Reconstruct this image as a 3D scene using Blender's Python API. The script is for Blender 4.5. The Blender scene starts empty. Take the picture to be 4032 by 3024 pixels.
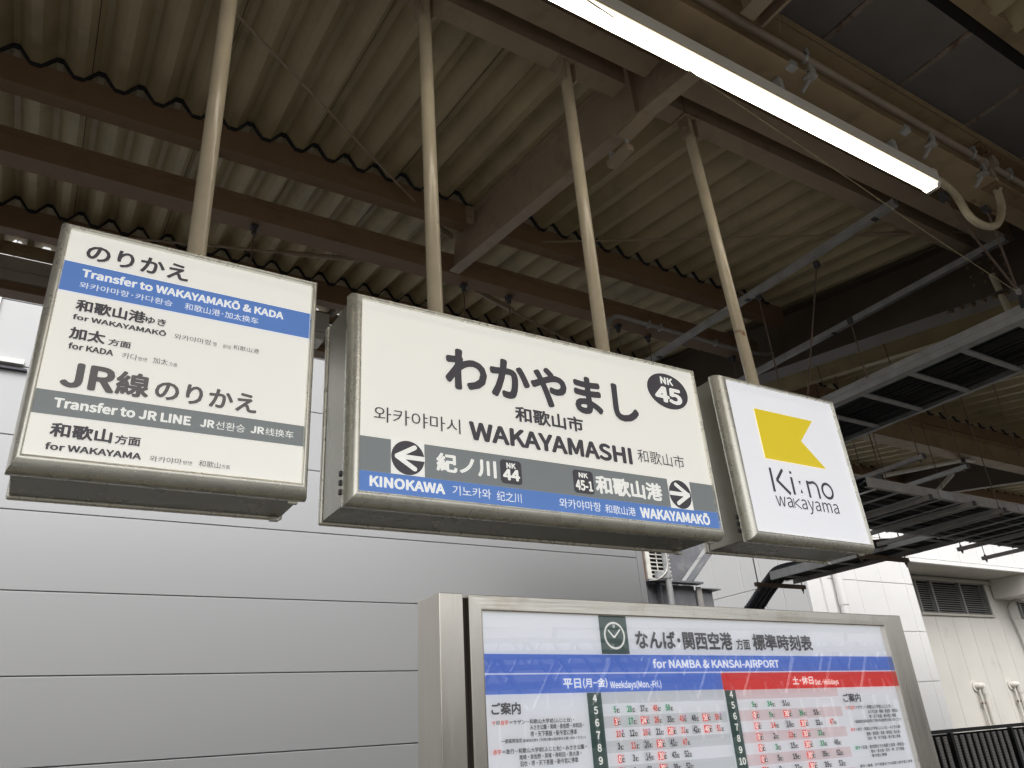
import bpy, bmesh, math, random
from mathutils import Vector, Matrix
random.seed(7)
S = bpy.context.scene
COL = S.collection
# ------------------------------------------------------------------ camera
cam_d = bpy.data.cameras.new('camera'); cam = bpy.data.objects.new('camera', cam_d); COL.objects.link(cam)
PITCH, ROLL, YAW, FPX = 0.443374630, -0.0735471176, 0.578434516, 3008.04
cy, sy, cp, sp = math.cos(YAW), math.sin(YAW), math.cos(PITCH), math.sin(PITCH)
Fw = Vector((sy*cp, cy*cp, sp)); Rt = Vector((cy, -sy, 0)); Up = Rt.cross(Fw)
c_, s_ = math.cos(ROLL), math.sin(ROLL)
R2 = Rt*c_ + Up*s_; U2 = Up*c_ - Rt*s_
M = Matrix((R2, U2, -Fw)).transposed().to_4x4(); M.translation = Vector((0, 0, 1.6))
cam.matrix_world = M
cam_d.sensor_width = 36; cam_d.sensor_fit = 'HORIZONTAL'; cam_d.lens = FPX/4032*36
cam_d.clip_start = 0.02; cam_d.clip_end = 2000
S.camera = cam
# ------------------------------------------------------------------ light
W = bpy.data.worlds.new('World'); S.world = W; W.use_nodes = True
nt = W.node_tree; nt.nodes.clear()
sky = nt.nodes.new('ShaderNodeTexSky'); sky.sky_type = 'NISHITA'; sky.sun_disc = False
SUN_EL, SUN_AZ = math.radians(52), math.radians(200)
sky.sun_elevation = SUN_EL; sky.sun_rotation = SUN_AZ
sky.air_density = 1.0; sky.dust_density = 6.0; sky.ozone_density = 1.0
hs = nt.nodes.new('ShaderNodeHueSaturation'); hs.inputs['Saturation'].default_value = 0.22
bg = nt.nodes.new('ShaderNodeBackground'); bg.inputs['Strength'].default_value = 0.15
wo = nt.nodes.new('ShaderNodeOutputWorld')
nt.links.new(sky.outputs[0], hs.inputs['Color']); nt.links.new(hs.outputs[0], bg.inputs[0]); nt.links.new(bg.outputs[0], wo.inputs[0])
sd = bpy.data.lights.new('sun', 'SUN'); sd.energy = 0.5; sd.angle = math.radians(40); sd.color = (1, .97, .92)
sun = bpy.data.objects.new('sun', sd); COL.objects.link(sun)
sdir = Vector((math.sin(SUN_AZ)*math.cos(SUN_EL), math.cos(SUN_AZ)*math.cos(SUN_EL), math.sin(SUN_EL)))
sun.rotation_euler = sdir.to_track_quat('Z', 'Y').to_euler(); sun.location = (0, -20, 30)
S.view_settings.view_transform = 'Standard'; S.view_settings.look = 'None'
S.view_settings.exposure = 0.5; S.view_settings.gamma = 1; S.view_settings.use_curve_mapping = False
S.cycles.max_bounces = 10; S.cycles.diffuse_bounces = 6; S.cycles.glossy_bounces = 4
# ------------------------------------------------------------------ materials
def mat(name, col, rough=.5, metal=0., var=.12, scale=6., bump=0., bscale=60., stretch=(1, 1, 1), emit=None, dirt=None, dscale=3., spec=None, rv=.08):
    m = bpy.data.materials.new(name); m.use_nodes = True; n = m.node_tree; L = n.links
    b = n.nodes['Principled BSDF']; b.inputs['Roughness'].default_value = rough; b.inputs['Metallic'].default_value = metal
    if spec is not None: b.inputs['Specular IOR Level'].default_value = spec
    tc = n.nodes.new('ShaderNodeTexCoord'); mp = n.nodes.new('ShaderNodeMapping'); mp.inputs['Scale'].default_value = stretch
    L.new(tc.outputs['Object'], mp.inputs[0])
    nz = n.nodes.new('ShaderNodeTexNoise'); nz.inputs['Scale'].default_value = scale; nz.inputs['Detail'].default_value = 6
    L.new(mp.outputs[0], nz.inputs['Vector'])
    mr = n.nodes.new('ShaderNodeMapRange'); mr.inputs['From Min'].default_value = .3; mr.inputs['From Max'].default_value = .7
    mr.inputs['To Min'].default_value = 1-var; mr.inputs['To Max'].default_value = 1+var
    L.new(nz.outputs['Fac'], mr.inputs['Value'])
    mx = n.nodes.new('ShaderNodeVectorMath'); mx.operation = 'SCALE'; mx.inputs[0].default_value = col
    L.new(mr.outputs[0], mx.inputs['Scale']); out = mx.outputs[0]
    if dirt:
        dcol, lo, hi = dirt
        n2 = n.nodes.new('ShaderNodeTexNoise'); n2.inputs['Scale'].default_value = dscale; n2.inputs['Detail'].default_value = 9; n2.inputs['Roughness'].default_value = .65
        L.new(tc.outputs['Object'], n2.inputs['Vector'])
        r = n.nodes.new('ShaderNodeMapRange'); r.inputs['From Min'].default_value = lo; r.inputs['From Max'].default_value = hi
        L.new(n2.outputs['Fac'], r.inputs['Value'])
        mc = n.nodes.new('ShaderNodeMix'); mc.data_type = 'RGBA'; mc.inputs[7].default_value = (*dcol, 1)
        L.new(r.outputs[0], mc.inputs[0]); L.new(out, mc.inputs[6]); out = mc.outputs[2]
    L.new(out, b.inputs['Base Color'])
    rr = n.nodes.new('ShaderNodeMapRange'); rr.inputs['To Min'].default_value = max(.02, rough-rv); rr.inputs['To Max'].default_value = min(1, rough+rv)
    L.new(nz.outputs['Fac'], rr.inputs['Value']); L.new(rr.outputs[0], b.inputs['Roughness'])
    if bump:
        n3 = n.nodes.new('ShaderNodeTexNoise'); n3.inputs['Scale'].default_value = bscale; n3.inputs['Detail'].default_value = 4
        L.new(mp.outputs[0], n3.inputs['Vector'])
        bp = n.nodes.new('ShaderNodeBump'); bp.inputs['Strength'].default_value = bump; bp.inputs['Distance'].default_value = .004
        L.new(n3.outputs['Fac'], bp.inputs['Height']); L.new(bp.outputs[0], b.inputs['Normal'])
    if emit:
        b.inputs['Emission Color'].default_value = (*emit[0], 1); b.inputs['Emission Strength'].default_value = emit[1]
    return m
KS, KT_ = .42, .34      # back-lighting of the sign boxes; added glow standing in for light on the timetable
RUST = (.13, .055, .025)
m_deck = mat('deck_paint', (.48, .40, .245), .55, var=.10, scale=2.5, dirt=((.24, .21, .14), .52, .85), dscale=1.6, bump=.1)
m_purlin = mat('brown_steel_paint', (.27, .175, .105), .5, var=.12, scale=3, dirt=((.13, .085, .055), .5, .8), bump=.15)
m_shadesteel = mat('frame_shade_tone', (.095, .072, .052), .5, var=.12, scale=3, bump=.15)  # shade around the deep frame put into a darker steel colour
m_rafter = mat('beige_steel_paint', (.42, .335, .245), .5, var=.10, scale=3, dirt=((.2, .14, .1), .52, .82), bump=.15)
m_girder = mat('ochre_steel_paint', (.38, .285, .17), .5, var=.12, scale=2, dirt=((.17, .12, .08), .5, .8), bump=.15)
m_closure = mat('black_foam_closure', (.03, .03, .034), .9)
m_pole = mat('pole_paint', (.62, .54, .40), .22, var=.06, scale=9, dirt=((.30, .15, .06), .66, .74), dscale=7, bump=.03)
m_frame = mat('sign_frame_metal', (.90, .885, .79), .28, metal=.5, var=.08, scale=14, dirt=((.45, .41, .33), .66, .76), dscale=42, bump=.05, bscale=90)
m_house = mat('sign_housing_metal', (.44, .43, .365), .28, metal=.6, var=.06, scale=4, stretch=(1, 1, .15))
m_housedark = mat('sign_gap_dark', (.06, .045, .035), .7)
m_face = mat('sign_face_warm', (.82, .805, .75), .32, emit=((.82, .805, .75), KS), var=.015, scale=2, dirt=((.55, .5, .42), .68, .9), dscale=5)
m_facec = mat('sign_face_cool', (.82, .83, .87), .32, emit=((.82, .83, .87), KS), var=.012, scale=2)
m_dark = mat('lettering_dark', (.055, .052, .06), .4, var=.03, emit=((.055, .052, .06), KS))
m_grey = mat('lettering_grey', (.105, .10, .10), .4, var=.03, emit=((.105, .10, .10), KS))
m_white = mat('lettering_white', (.84, .84, .80), .4, var=.02, emit=((.84, .84, .80), KS))
m_blue = mat('stripe_blue', (.095, .20, .50), .35, var=.02, emit=((.095, .20, .50), KS))
m_greyband = mat('stripe_grey', (.18, .197, .20), .35, var=.02, emit=((.18, .197, .20), KS))
m_yellow = mat('logo_yellow', (.72, .56, .03), .35, var=.02, emit=((.72, .56, .03), KS))
m_red = mat('print_red', (.68, .045, .04), .35, var=.02, emit=((.68, .045, .04), KT_))
m_redt = mat('print_red_text', (.62, .10, .07), .4, var=.02, emit=((.62, .10, .07), KT_))
m_tblue = mat('print_blue', (.10, .20, .60), .35, var=.02, emit=((.10, .20, .60), KT_))
m_tgreen = mat('print_green', (.05, .09, .08), .35, var=.02, emit=((.05, .09, .08), KT_))
m_tgreent = mat('print_green_text', (.03, .28, .12), .4, var=.02, emit=((.03, .28, .12), KT_))
m_magenta = mat('print_magenta', (.45, .04, .30), .4, var=.02, emit=((.45, .04, .30), KT_))
m_paper = mat('timetable_paper', (.74, .755, .79), .4, var=.01, emit=((.74, .755, .79), KT_))
m_pgrey = mat('timetable_row_grey', (.60, .62, .64), .4, var=.01, emit=((.60, .62, .64), KT_))
m_ppink = mat('timetable_row_pink', (.68, .58, .60), .4, var=.01, emit=((.68, .58, .60), KT_))
m_stain = mat('brushed_stainless', (.74, .70, .63), .20, metal=1., var=.05, scale=7, stretch=(6, 6, .5), bump=.35, bscale=3, dirt=((.60, .53, .45), .5, .9), dscale=2)
m_stainh = mat('brushed_stainless_horizontal', (.78, .74, .66), .20, metal=1., var=.06, scale=9, stretch=(.4, 6, 8), bump=.35, bscale=3, dirt=((.58, .50, .40), .5, .8), dscale=5)
m_gap = mat('dark_rubber_gap', (.035, .025, .022), .7)
m_panel = mat('facade_panel_metal', (.42, .428, .438), .48, metal=.25, var=.03, scale=.25, stretch=(.3, 1, 1), rv=.0)
m_panelgap = mat('facade_joint_dark', (.06, .06, .08), .6)
m_whitewall = mat('white_precast', (.80, .80, .79), .6, var=.025, scale=.7, dirt=((.6, .59, .56), .6, .95), dscale=.5)
m_beigewall = mat('beige_precast', (.62, .60, .555), .65, var=.04, scale=.9, dirt=((.36, .34, .29), .60, .85), dscale=.55)
m_soffit = mat('soffit_paint', (.45, .43, .38), .7, var=.03)
m_louver = mat('louvre_metal', (.25, .25, .24), .5, var=.08)
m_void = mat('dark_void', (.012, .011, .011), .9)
m_galv = mat('galvanised_steel', (.50, .51, .515), .42, metal=.35, var=.14, scale=9, dirt=((.25, .22, .2), .6, .8))
m_galvd = mat('galvanised_weathered', (.42, .405, .39), .55, metal=.2, var=.15, scale=12, dirt=(RUST, .62, .78), dscale=10)
m_rustrod = mat('rusty_rod', (.17, .12, .09), .7, var=.25, scale=20)
m_clampdark = mat('clamp_dark_metal', (.10, .10, .11), .5, metal=.5)
m_cable = mat('cable_black', (.022, .022, .024), .6, var=.3, scale=20)
m_cableg = mat('cable_green', (.03, .07, .06), .6); m_cabler = mat('cable_red', (.14, .03, .04), .6); m_cablew = mat('cable_grey', (.16, .17, .18), .6)
m_hose = mat('corrugated_hose', (.03, .035, .045), .45)
m_conduit = mat('conduit_ivory', (.56, .49, .34), .45, var=.06, dirt=((.3, .22, .12), .6, .8), dscale=9)
m_pipe = mat('conduit_brown_paint', (.36, .30, .235), .38, var=.1)
m_lamphouse = mat('lamp_housing_white', (.82, .81, .76), .4, var=.02)
m_lensside = mat('lamp_lens_side', (.9, .86, .76), .4, emit=((1.0, .90, .74), 1.0), var=.01)
m_lens = mat('lamp_lens', (.9, .88, .8), .4, emit=((1.0, .92, .78), 6.5), var=.01)
m_gutter = mat('gutter_board', (.20, .185, .175), .5, var=.08, scale=4)
m_batten = mat('gutter_batten', (.30, .24, .20), .6, var=.2, scale=14, dirt=(RUST, .5, .66), dscale=9)
m_fence = mat('fence_black', (.02, .02, .021), .5); m_fstrip = mat('fence_strip_grey', (.40, .39, .38), .5, var=.1, scale=30)
m_ground = mat('track_ballast', (.07, .064, .055), .9, var=.35, scale=30, bump=.6, bscale=40)
m_platform = mat('platform_paving', (.11, .107, .10), .7, var=.10, scale=5)
m_tactile = mat('tactile_yellow', (.65, .46, .05), .6, var=.1)
m_fascia = mat('eave_fascia', (.50, .47, .40), .5, var=.05)
m_hole = mat('grille_white', (.85, .84, .78), .4)
m_steelgrey = mat('grey_girder_steel', (.17, .175, .19), .55, var=.2, scale=2, dirt=((.30, .29, .28), .5, .75), dscale=2)
m_rope = mat('hemp_wire', (.42, .36, .22), .7, var=.3, scale=40)
m_farroof = mat('far_truss_white', (.75, .76, .77), .5)
# fine horizontal ripple on the perforated strips
# ------------------------------------------------------------------ mesh helpers
class MB:
    def __init__(s): s.v = []; s.f = []; s.mi = []; s.sm = []
    def add(s, vs, fs, mi=0, smooth=False):
        o = len(s.v); s.v += [tuple(v) for v in vs]
        for f in fs: s.f.append(tuple(i+o for i in f)); s.mi.append(mi); s.sm.append(smooth)
        return s
    def box(s, x0, x1, y0, y1, z0, z1, mi=0):
        vs = [(x0, y0, z0), (x1, y0, z0), (x1, y1, z0), (x0, y1, z0), (x0, y0, z1), (x1, y0, z1), (x1, y1, z1), (x0, y1, z1)]
        return s.add(vs, [(0, 3, 2, 1), (4, 5, 6, 7), (0, 1, 5, 4), (1, 2, 6, 5), (2, 3, 7, 6), (3, 0, 4, 7)], mi)
    def prism(s, prof, p0, p1, up=(0, 0, 1), mi=0, cap=True, smooth=False):
        p0 = Vector(p0); p1 = Vector(p1); d = (p1-p0).normalized(); u = Vector(up); sd = d.cross(u).normalized(); u = sd.cross(d)
        n = len(prof); vs = [p0+sd*a+u*b for a, b in prof]+[p1+sd*a+u*b for a, b in prof]
        fs = [(i, (i+1) % n, n+(i+1) % n, n+i) for i in range(n)]
        s.add(vs, fs, mi, smooth)
        if cap: s.add([vs[i] for i in range(n)], [tuple(reversed(range(n)))], mi); s.add(vs[n:], [tuple(range(n))], mi)
        return s
    def bar(s, p0, p1, w, h, mi=0, up=(0, 0, 1)):
        return s.prism([(-w/2, -h/2), (w/2, -h/2), (w/2, h/2), (-w/2, h/2)], p0, p1, up, mi)
    def tube(s, pts, r, n=10, mi=0, cap=True, rf=None):
        pts = [Vector(p) for p in pts]; k = len(pts); rings = []
        t0 = (pts[1]-pts[0]).normalized(); ref = Vector((0, 0, 1)) if abs(t0.z) < .9 else Vector((1, 0, 0))
        a = t0.cross(ref).normalized()
        for i, p in enumerate(pts):
            t = (pts[min(i+1, k-1)]-pts[max(i-1, 0)]).normalized()
            a = (a - t*a.dot(t)).normalized(); b = t.cross(a); q = r if rf is None else rf(i)
            rings.append([p+(a*math.cos(2*math.pi*j/n)+b*math.sin(2*math.pi*j/n))*q for j in range(n)])
        vs = [v for rg in rings for v in rg]
        fs = [(i*n+j, i*n+(j+1) % n, (i+1)*n+(j+1) % n, (i+1)*n+j) for i in range(k-1) for j in range(n)]
        s.add(vs, fs, mi, True)
        if cap: s.add(rings[0], [tuple(reversed(range(n)))], mi); s.add(rings[-1], [tuple(range(n))], mi)
        return s
    def poly(s, pts, y, mi=0):           # flat polygon facing -Y, pts = (x, z)
        return s.add([(x, y, z) for x, z in pts], [tuple(range(len(pts)))], mi)
    def rect(s, x0, x1, z0, z1, y, mi=0): return s.poly([(x0, z0), (x1, z0), (x1, z1), (x0, z1)], y, mi)
def prop(o, label=None, cat=None, group=None, kind=None):
    if label: o['label'] = label
    if cat: o['category'] = cat
    if group: o['group'] = group
    if kind: o['kind'] = kind
    return o
def ob(name, mb, mats, parent=None, bev=0, **k):
    me = bpy.data.meshes.new(name); me.from_pydata(mb.v, [], mb.f)
    if not isinstance(mats, (list, tuple)): mats = [mats]
    for m in mats: me.materials.append(m)
    me.polygons.foreach_set('material_index', mb.mi); me.polygons.foreach_set('use_smooth', mb.sm)
    bm = bmesh.new(); bm.from_mesh(me)
    if k.pop('recalc', True): bmesh.ops.recalc_face_normals(bm, faces=bm.faces)
    bm.to_mesh(me); bm.free(); me.update()
    o = bpy.data.objects.new(name, me); COL.objects.link(o)
    if parent:
        o.parent = parent
        # world-space meshes: cancel the parent's placement
        o.matrix_parent_inverse = WM[parent.name].inverted() if parent.name in WM else Matrix.Identity(4)
    if bev:
        b = o.modifiers.new('bevel', 'BEVEL'); b.width = bev; b.segments = 2; b.limit_method = 'ANGLE'; b.angle_limit = math.radians(40)
    return prop(o, **k)
WM = {}
def thing(name, loc, label, cat, group=None):
    o = bpy.data.objects.new(name, None); COL.objects.link(o); o.location = loc; o.empty_display_size = .1
    WM[o.name] = Matrix.Translation(Vector(loc)); return prop(o, label, cat, group)
def mesh_origin(o, p):                   # move a mesh object's origin without moving its shape
    p = Vector(p); o.data.transform(Matrix.Translation(-p)); o.location = p; return o
def smoothpath(pts, k=6):
    P = [Vector(p) for p in pts]; out = []
    for i in range(len(P)-1):
        a = P[max(i-1, 0)]; b = P[i]; c = P[i+1]; d = P[min(i+2, len(P)-1)]
        for j in range(k):
            t = j/k; out.append(.5*((2*b)+(c-a)*t+(2*a-5*b+4*c-d)*t*t+(3*b-a-3*c+d)*t**3))
    return out+[P[-1]]
# ------------------------------------------------------------------ lettering
_tc = {}
LATIN = None
try:                                     # the CJK face that ships inside Blender; the built-in one is the fallback
    import os
    LATIN = bpy.data.fonts.load(os.path.join(bpy.utils.system_resource('DATAFILES'), 'fonts', 'Noto Sans CJK Regular.woff2'))
except Exception: LATIN = None
def glyphs(s, bold=0):
    if s not in _tc:
        c = bpy.data.curves.new('lettering', 'FONT'); c.body = s; c.resolution_u = 3
        if LATIN: c.font = LATIN
        o = bpy.data.objects.new('lettering', c); m = o.to_mesh()
        vs = [(v.co.x*FS, v.co.y*FS) for v in m.vertices]; fs = [tuple(p.vertices) for p in m.polygons]
        o.to_mesh_clear(); bpy.data.objects.remove(o); bpy.data.curves.remove(c); _tc[s] = (vs, fs)
    return _tc[s]
def bb(vs): xs = [v[0] for v in vs]; ys = [v[1] for v in vs]; return min(xs), max(xs), min(ys), max(ys)
FS = 1.0
_h = bb(glyphs('H')[0]); FS = .733/_h[3]; _tc.clear(); print('font unit', _h[3])
def text(mb, s, x0, x1, z0, z1, bold, y, ref='', mi=0, zf=None):
    """flat lettering fitted to a box; heavier weights are the same outline laid down in a small ring of offsets"""
    vs, fs = glyphs(s); a0, a1, b0, b1 = bb(vs)
    if ref == 'LINE': b0, b1 = -.08, .82
    elif ref: _, _, b0, b1 = bb(glyphs(ref)[0])
    if bold < .012: bold = 0
    sx = (x1-x0)/(a1-a0+2*bold); sz = (z1-z0)/(b1-b0+2*bold)
    sh = [(0, 0)]+([(bold*math.cos(math.pi*k/4), bold*math.sin(math.pi*k/4)) for k in range(8)] if bold else [])
    for k, (dx, dy) in enumerate(sh):
        mb.add([(x0+(x-a0+bold+dx)*sx, y-2e-5*k, z0+(zz-b0+bold+dy)*sz) for x, zz in vs], fs, mi)
# ================================================================== SETTING
g = MB().box(-80, 120, -80, 300, -1.4, -1.1); ob('ground', g, m_ground, kind='structure')
p = MB().box(-60, 90, -4.2, 4.6, -1.05, 0); ob('platform', p, m_platform, kind='structure')
t_ = thing('tactile_strip', (0, 3.9, .004), 'raised yellow tactile strip along the platform edge below the signs', 'tactile paving')
for i in range(-10, 40):
    ob('tile', MB().box(i*.3*2-.0+.003, i*.6+.597, 3.75, 4.05, 0.004, .03), m_tactile, t_)
TAN = math.tan(math.radians(8.5)); Z0 = 5.296
def dz(y): return Z0+TAN*y
# ------------------------------------------------------------------ canopy
roof = thing('platform_canopy', (2.8, 2.0, 5.05), 'brown steel platform canopy with ribbed cream roof sheets over the hanging signs', 'canopy')
PER = .2575
def sheet(x0, nper, y0, y1, zf, per=PER, h=.108, name='roof_sheet', sub=6):
    prof = []
    for k in range(nper):
        a = x0+k*per; q = per/.2575
        prof += [(a, 0), (a+.0305*q, 0), (a+.108*q, h), (a+.1495*q, h), (a+.227*q, 0)]
    prof.append((x0+nper*per, 0))
    # lap over the neighbour sheet: one extra ramp a few mm lower
    mb = MB(); n = len(prof)
    ys = [y0, y1]
    vs = [(x, y, zf(y)+z) for y in ys for x, z in prof]+[(x, y, zf(y)+z+.012) for y in ys for x, z in prof]
    fs = []
    for i in range(n-1):
        fs.append((i, i+1, n+i+1, n+i)); fs.append((2*n+i, 3*n+i, 3*n+i+1, 2*n+i+1))
    fs += [(0, n, 3*n, 2*n), (n-1, 3*n-1, 4*n-1, 2*n-1)]
    for j in (0, 1):
        for i in range(n-1): fs.append((j*n+i, (2+j)*n+i, (2+j)*n+i+1, j*n+i+1))
    mb.add(vs, fs)
    # dark lap edge, a thin turned-down lip on the ramp
    return ob(name, mb, m_deck, roof)
XS = -.31-.7725*18
for k in range(30):                                     # left bay, between girder and eave
    x = XS+k*.7725
    if x > 6.8: break
    sheet(x, 3, 1.86, 7.90, dz)
    # lap lip
    xl = x+.006
    mb = MB(); 
    xl = x+.0695; o_ = .0600
    vs = [(xl, 1.86, dz(1.86)+o_), (xl+.005, 1.86, dz(1.86)+o_), (xl+.005, 7.9, dz(7.9)+o_), (xl, 7.9, dz(7.9)+o_)]
    vs += [(a, b, c-.006) for a, b, c in vs]
    mb.add(vs, [(0, 1, 2, 3), (4, 7, 6, 5), (0, 4, 5, 1), (1, 5, 6, 2), (2, 6, 7, 3), (3, 7, 4, 0)])
    ob('sheet_lap', mb, m_gap, roof)
for k in range(14):                                      # right bay beyond the deep frame
    sheet(8.95+k*1.2, 3, 1.86, 10.6, lambda y: dz(y), per=.40, h=.125)
def dzn(y): return 5.58+.03*(1.15-y)
for k in range(46):                                     # near side of the butterfly roof; unseen pitch and reach shaped to limit sky light
    sheet(XS+k*.7725, 3, -3.6, 1.15, dzn)
# closures: black foam strips on top of the purlins at the sheet ends
def closure(y, x0, n, per=PER, h=.108, zf=dz):
    mb = MB(); q = per/.2575; w = .020
    for k in range(n):
        a = x0+k*per
        for (xa, za), (xb, zb) in (((a+.0305*q, 0), (a+.108*q, h)), ((a+.108*q, h), (a+.1495*q, h)), ((a+.1495*q, h), (a+.227*q, 0)), ((a+.227*q, 0), (a+per+.0305*q, 0))):
            z = zf(y)-.004
            vs = [(xa, y, z+za-w), (xb, y, z+zb-w), (xb, y, z+zb), (xa, y, z+za)]
            vs += [(u, y+.03, v) for u, _, v in vs]
            mb.add(vs, [(0, 1, 2, 3), (4, 7, 6, 5), (0, 4, 5, 1), (2, 6, 7, 3), (1, 5, 6, 2), (3, 7, 4, 0)])
    ob('closure_strip', mb, m_closure, roof)
mbp = MB(); vs = [(7.23, 1.9, dz(1.9)), (8.96, 1.9, dz(1.9)), (8.96, 10.6, dz(10.6)), (7.23, 10.6, dz(10.6))]; vs += [(a, b, c+.02) for a, b, c in vs]
mbp.add(vs, [(0, 1, 2, 3), (4, 7, 6, 5), (0, 4, 5, 1), (1, 5, 6, 2), (2, 6, 7, 3), (3, 7, 4, 0)]); ob('flat_sheet', mbp, m_deck, roof)
closure(4.72, -4.1725, 42); closure(6.93, -4.1725, 42); closure(6.3, 8.95, 40, .40, .125); closure(9.5, 8.95, 40, .40, .125)
def ch(w, h, t=.012, kind='I'):
    """open steel section, profile about its bottom centre"""
    if kind == 'I':
        return [(-w/2, 0), (w/2, 0), (w/2, t), (t/2, t), (t/2, h-t), (w/2, h-t), (w/2, h), (-w/2, h), (-w/2, h-t), (-t/2, h-t), (-t/2, t), (-w/2, t)]
    return [(-w/2, 0), (w/2, 0), (w/2, t), (-w/2+t, t), (-w/2+t, h-t), (w/2, h-t), (w/2, h), (-w/2, h)]
def purlin(y, zb, zt, x0, x1, w=.12, m=None, kind='C', name='purlin', fl=True):
    # along X; channel web on the near (-Y) side so camera sees web then flange underside
    prof = ch(w, zt-zb, .010, kind)
    prof = [(-a, b) for a, b in prof]
    return ob(name, MB().prism(prof, (x0, y, zb), (x1, y, zb)), m or m_purlin, roof)
purlin(2.675, 5.455, dz(2.675)-.005, -14, 2.76, .13, m_rafter); purlin(2.675, 5.455, dz(2.675)-.005, 2.92, 6.9, .13, m_rafter)      # over the poles
purlin(4.80, 5.79, dz(4.80)-.006, -14, 2.76, .12); purlin(4.80, 5.79, dz(4.80)-.006, 2.94, 6.9, .12)
for a, b in ((-14, 6.95),):
    purlin(5.30, 5.585, 5.80, a, b, .17, None, 'C', 'eave_beam')
    # web step on the face of the beam
    ob('beam_rib', MB().box(a, b, 5.205, 5.215, 5.735, 5.75), m_purlin, roof)
purlin(7.02, 6.10, dz(7.02)-.006, -14, 6.95, .12); 
purlin(2.365, 5.35, 5.62, -14, 2.76, .15, m_rafter); purlin(2.365, 5.35, 5.62, 2.94, 6.9, .15, m_rafter)
purlin(7.80, 6.36, dz(7.80)-.004, -14, 6.95, .10, m_girder)
# eave gutter and fascia
ob('eave_gutter', MB().box(-14, 6.95, 7.86, 8.04, 6.22, 6.36).box(-14, 6.95, 7.88, 8.06, 6.10, 6.212), m_fascia, roof)
ob('eave_angle', MB().box(-14, 6.95, 7.90, 8.08, 6.0, 6.09), m_purlin, roof)
# right-bay beams
ob('purlin', MB().prism([(-a, b) for a, b in ch(.12, .20, .012, 'C')], (8.9, 6.4, dz(6.35)-.21), (25.7, 6.4, dz(6.35)-.21)), m_purlin, roof)
ob('eave_beam', MB().prism([(-a, b) for a, b in ch(.26, .40, .016, 'I')], (8.9, 6.45, 5.60), (25.7, 6.45, 5.60)), m_girder, roof)
ob('purlin', MB().prism([(-a, b) for a, b in ch(.12, .22, .012, 'C')], (8.9, 9.56, dz(9.5)-.23), (25.7, 9.56, dz(9.5)-.23)), m_purlin, roof)
ob('eave_beam', MB().box(8.9, 25.7, 10.3, 10.5, dz(10.4)-.35, dz(10.4)-.01), m_purlin, roof)
# main frame girder above the lamp
gx0, gx1 = -14, 22
ob('girder', MB().prism([(-a, b) for a, b in ch(.24, .385, .014, 'I')], (gx0, 1.885, 5.05), (gx1, 1.885, 5.05)), m_girder, roof)
ob('top_flange', MB().box(gx0, gx1, 1.735, 1.76, 5.421, 5.435), m_girder, roof)
# splice plates and bolts on the girder, right end
pl = ob('splice_plate', MB().box(5.43, 6.3, 1.772, 1.874, 5.040, 5.048).box(5.43, 6.3, 1.760, 1.866, 5.405, 5.417), m_purlin, roof)
for i in range(4):
    for zz, yy in ((5.040, 1.80), (5.040, 1.97), (5.405, 1.79), (5.405, 1.83)):
        ob('bolt', MB().tube([(5.5+i*.09, yy, zz), (5.5+i*.09, yy, zz-.018)], .014, 6), m_purlin, pl)
# gutter boards between the two roof halves
for k in range(-5, 7):
    xx = 3.785+k*.815
    ob('gutter_board', MB().box(xx+.018, xx+.797, 1.30, 1.83, 5.60, 5.612), m_gutter, roof)
    ob('gutter_batten', MB().box(xx-.021, xx+.021, 1.30, 1.815, 5.588, 5.600), m_batten, roof)
ob('roof_gap_blocker', MB().box(-14, 22, .8, 2.05, 5.78, 5.80), m_void, roof)  # added plate that blocks sky light leaking between the roof halves
ob('black_gap_strip', MB().box(-14, 22, 1.235, 1.295, 5.60, 5.72), m_void, roof)  # near-black strip filling the gap beside the gutter boards
purlin(1.18, 5.585, 5.70, -14, 22, .09, m_girder)
# rafters (run away from camera, rising 8.5 deg)
def rafter(x, w, depth, y0, y1, m, t=.014, name='rafter', zf=dz, top=.0):
    a = (x, y0, zf(y0)-depth); b = (x, y1, zf(y1)-depth)
    return ob(name, MB().prism([(-q, r) for q, r in ch(w, depth-.02-top, t)], a, b), m, roof)
r1 = rafter(2.852, .105, .485, 1.99, 5.205, m_rafter)
# stiffeners and splice on rafter 1
for y in (2.60,):
    ob('stiffener', MB().box(2.80, 2.904, 2.612, 2.622, dz(2.6)-.465, dz(2.6)-.03), m_rafter, r1)
ob('splice_plate', MB().box(2.796, 2.908, 2.56, 2.80, dz(2.6)-.497, dz(2.6)-.487), m_rafter, r1)
ob('cleat', MB().box(2.73, 2.80, 4.70, 4.74, 5.80, 5.96), m_rafter, roof)
for z in (5.84, 5.92):
    for x in (2.745, 2.775): ob('bolt', MB().tube([(x, 4.70, z), (x, 4.685, z)], .011, 6), m_rafter, roof)
rafter(-4.6, .105, .485, 1.99, 5.205, m_rafter)
# deep frame
df = rafter(7.10, .29, .70, 1.99, 8.1, m_shadesteel, .02, 'deep_frame')
for i in range(6):
    for j in range(2):
        y = 2.55+i*.10; ob('bolt', MB().tube([(7.0+j*.03, y, dz(y)-.70-.001), (7.0+j*.03, y, dz(y)-.72)], .018, 6), m_purlin, df)
for i in range(4):
    for j in range(4):
        y = 2.5+i*.1; z = dz(y)-.2-.1*j; ob('bolt', MB().tube([(7.09, y, z), (7.07, y, z)], .013, 6), m_purlin, df)
rafter(16.7, .2, .62, 1.99, 10.4, m_shadesteel, .02)
rafter(8.88, .12, .25, 1.99, 10.4, m_deck, .02, 'edge_flashing')
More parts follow.
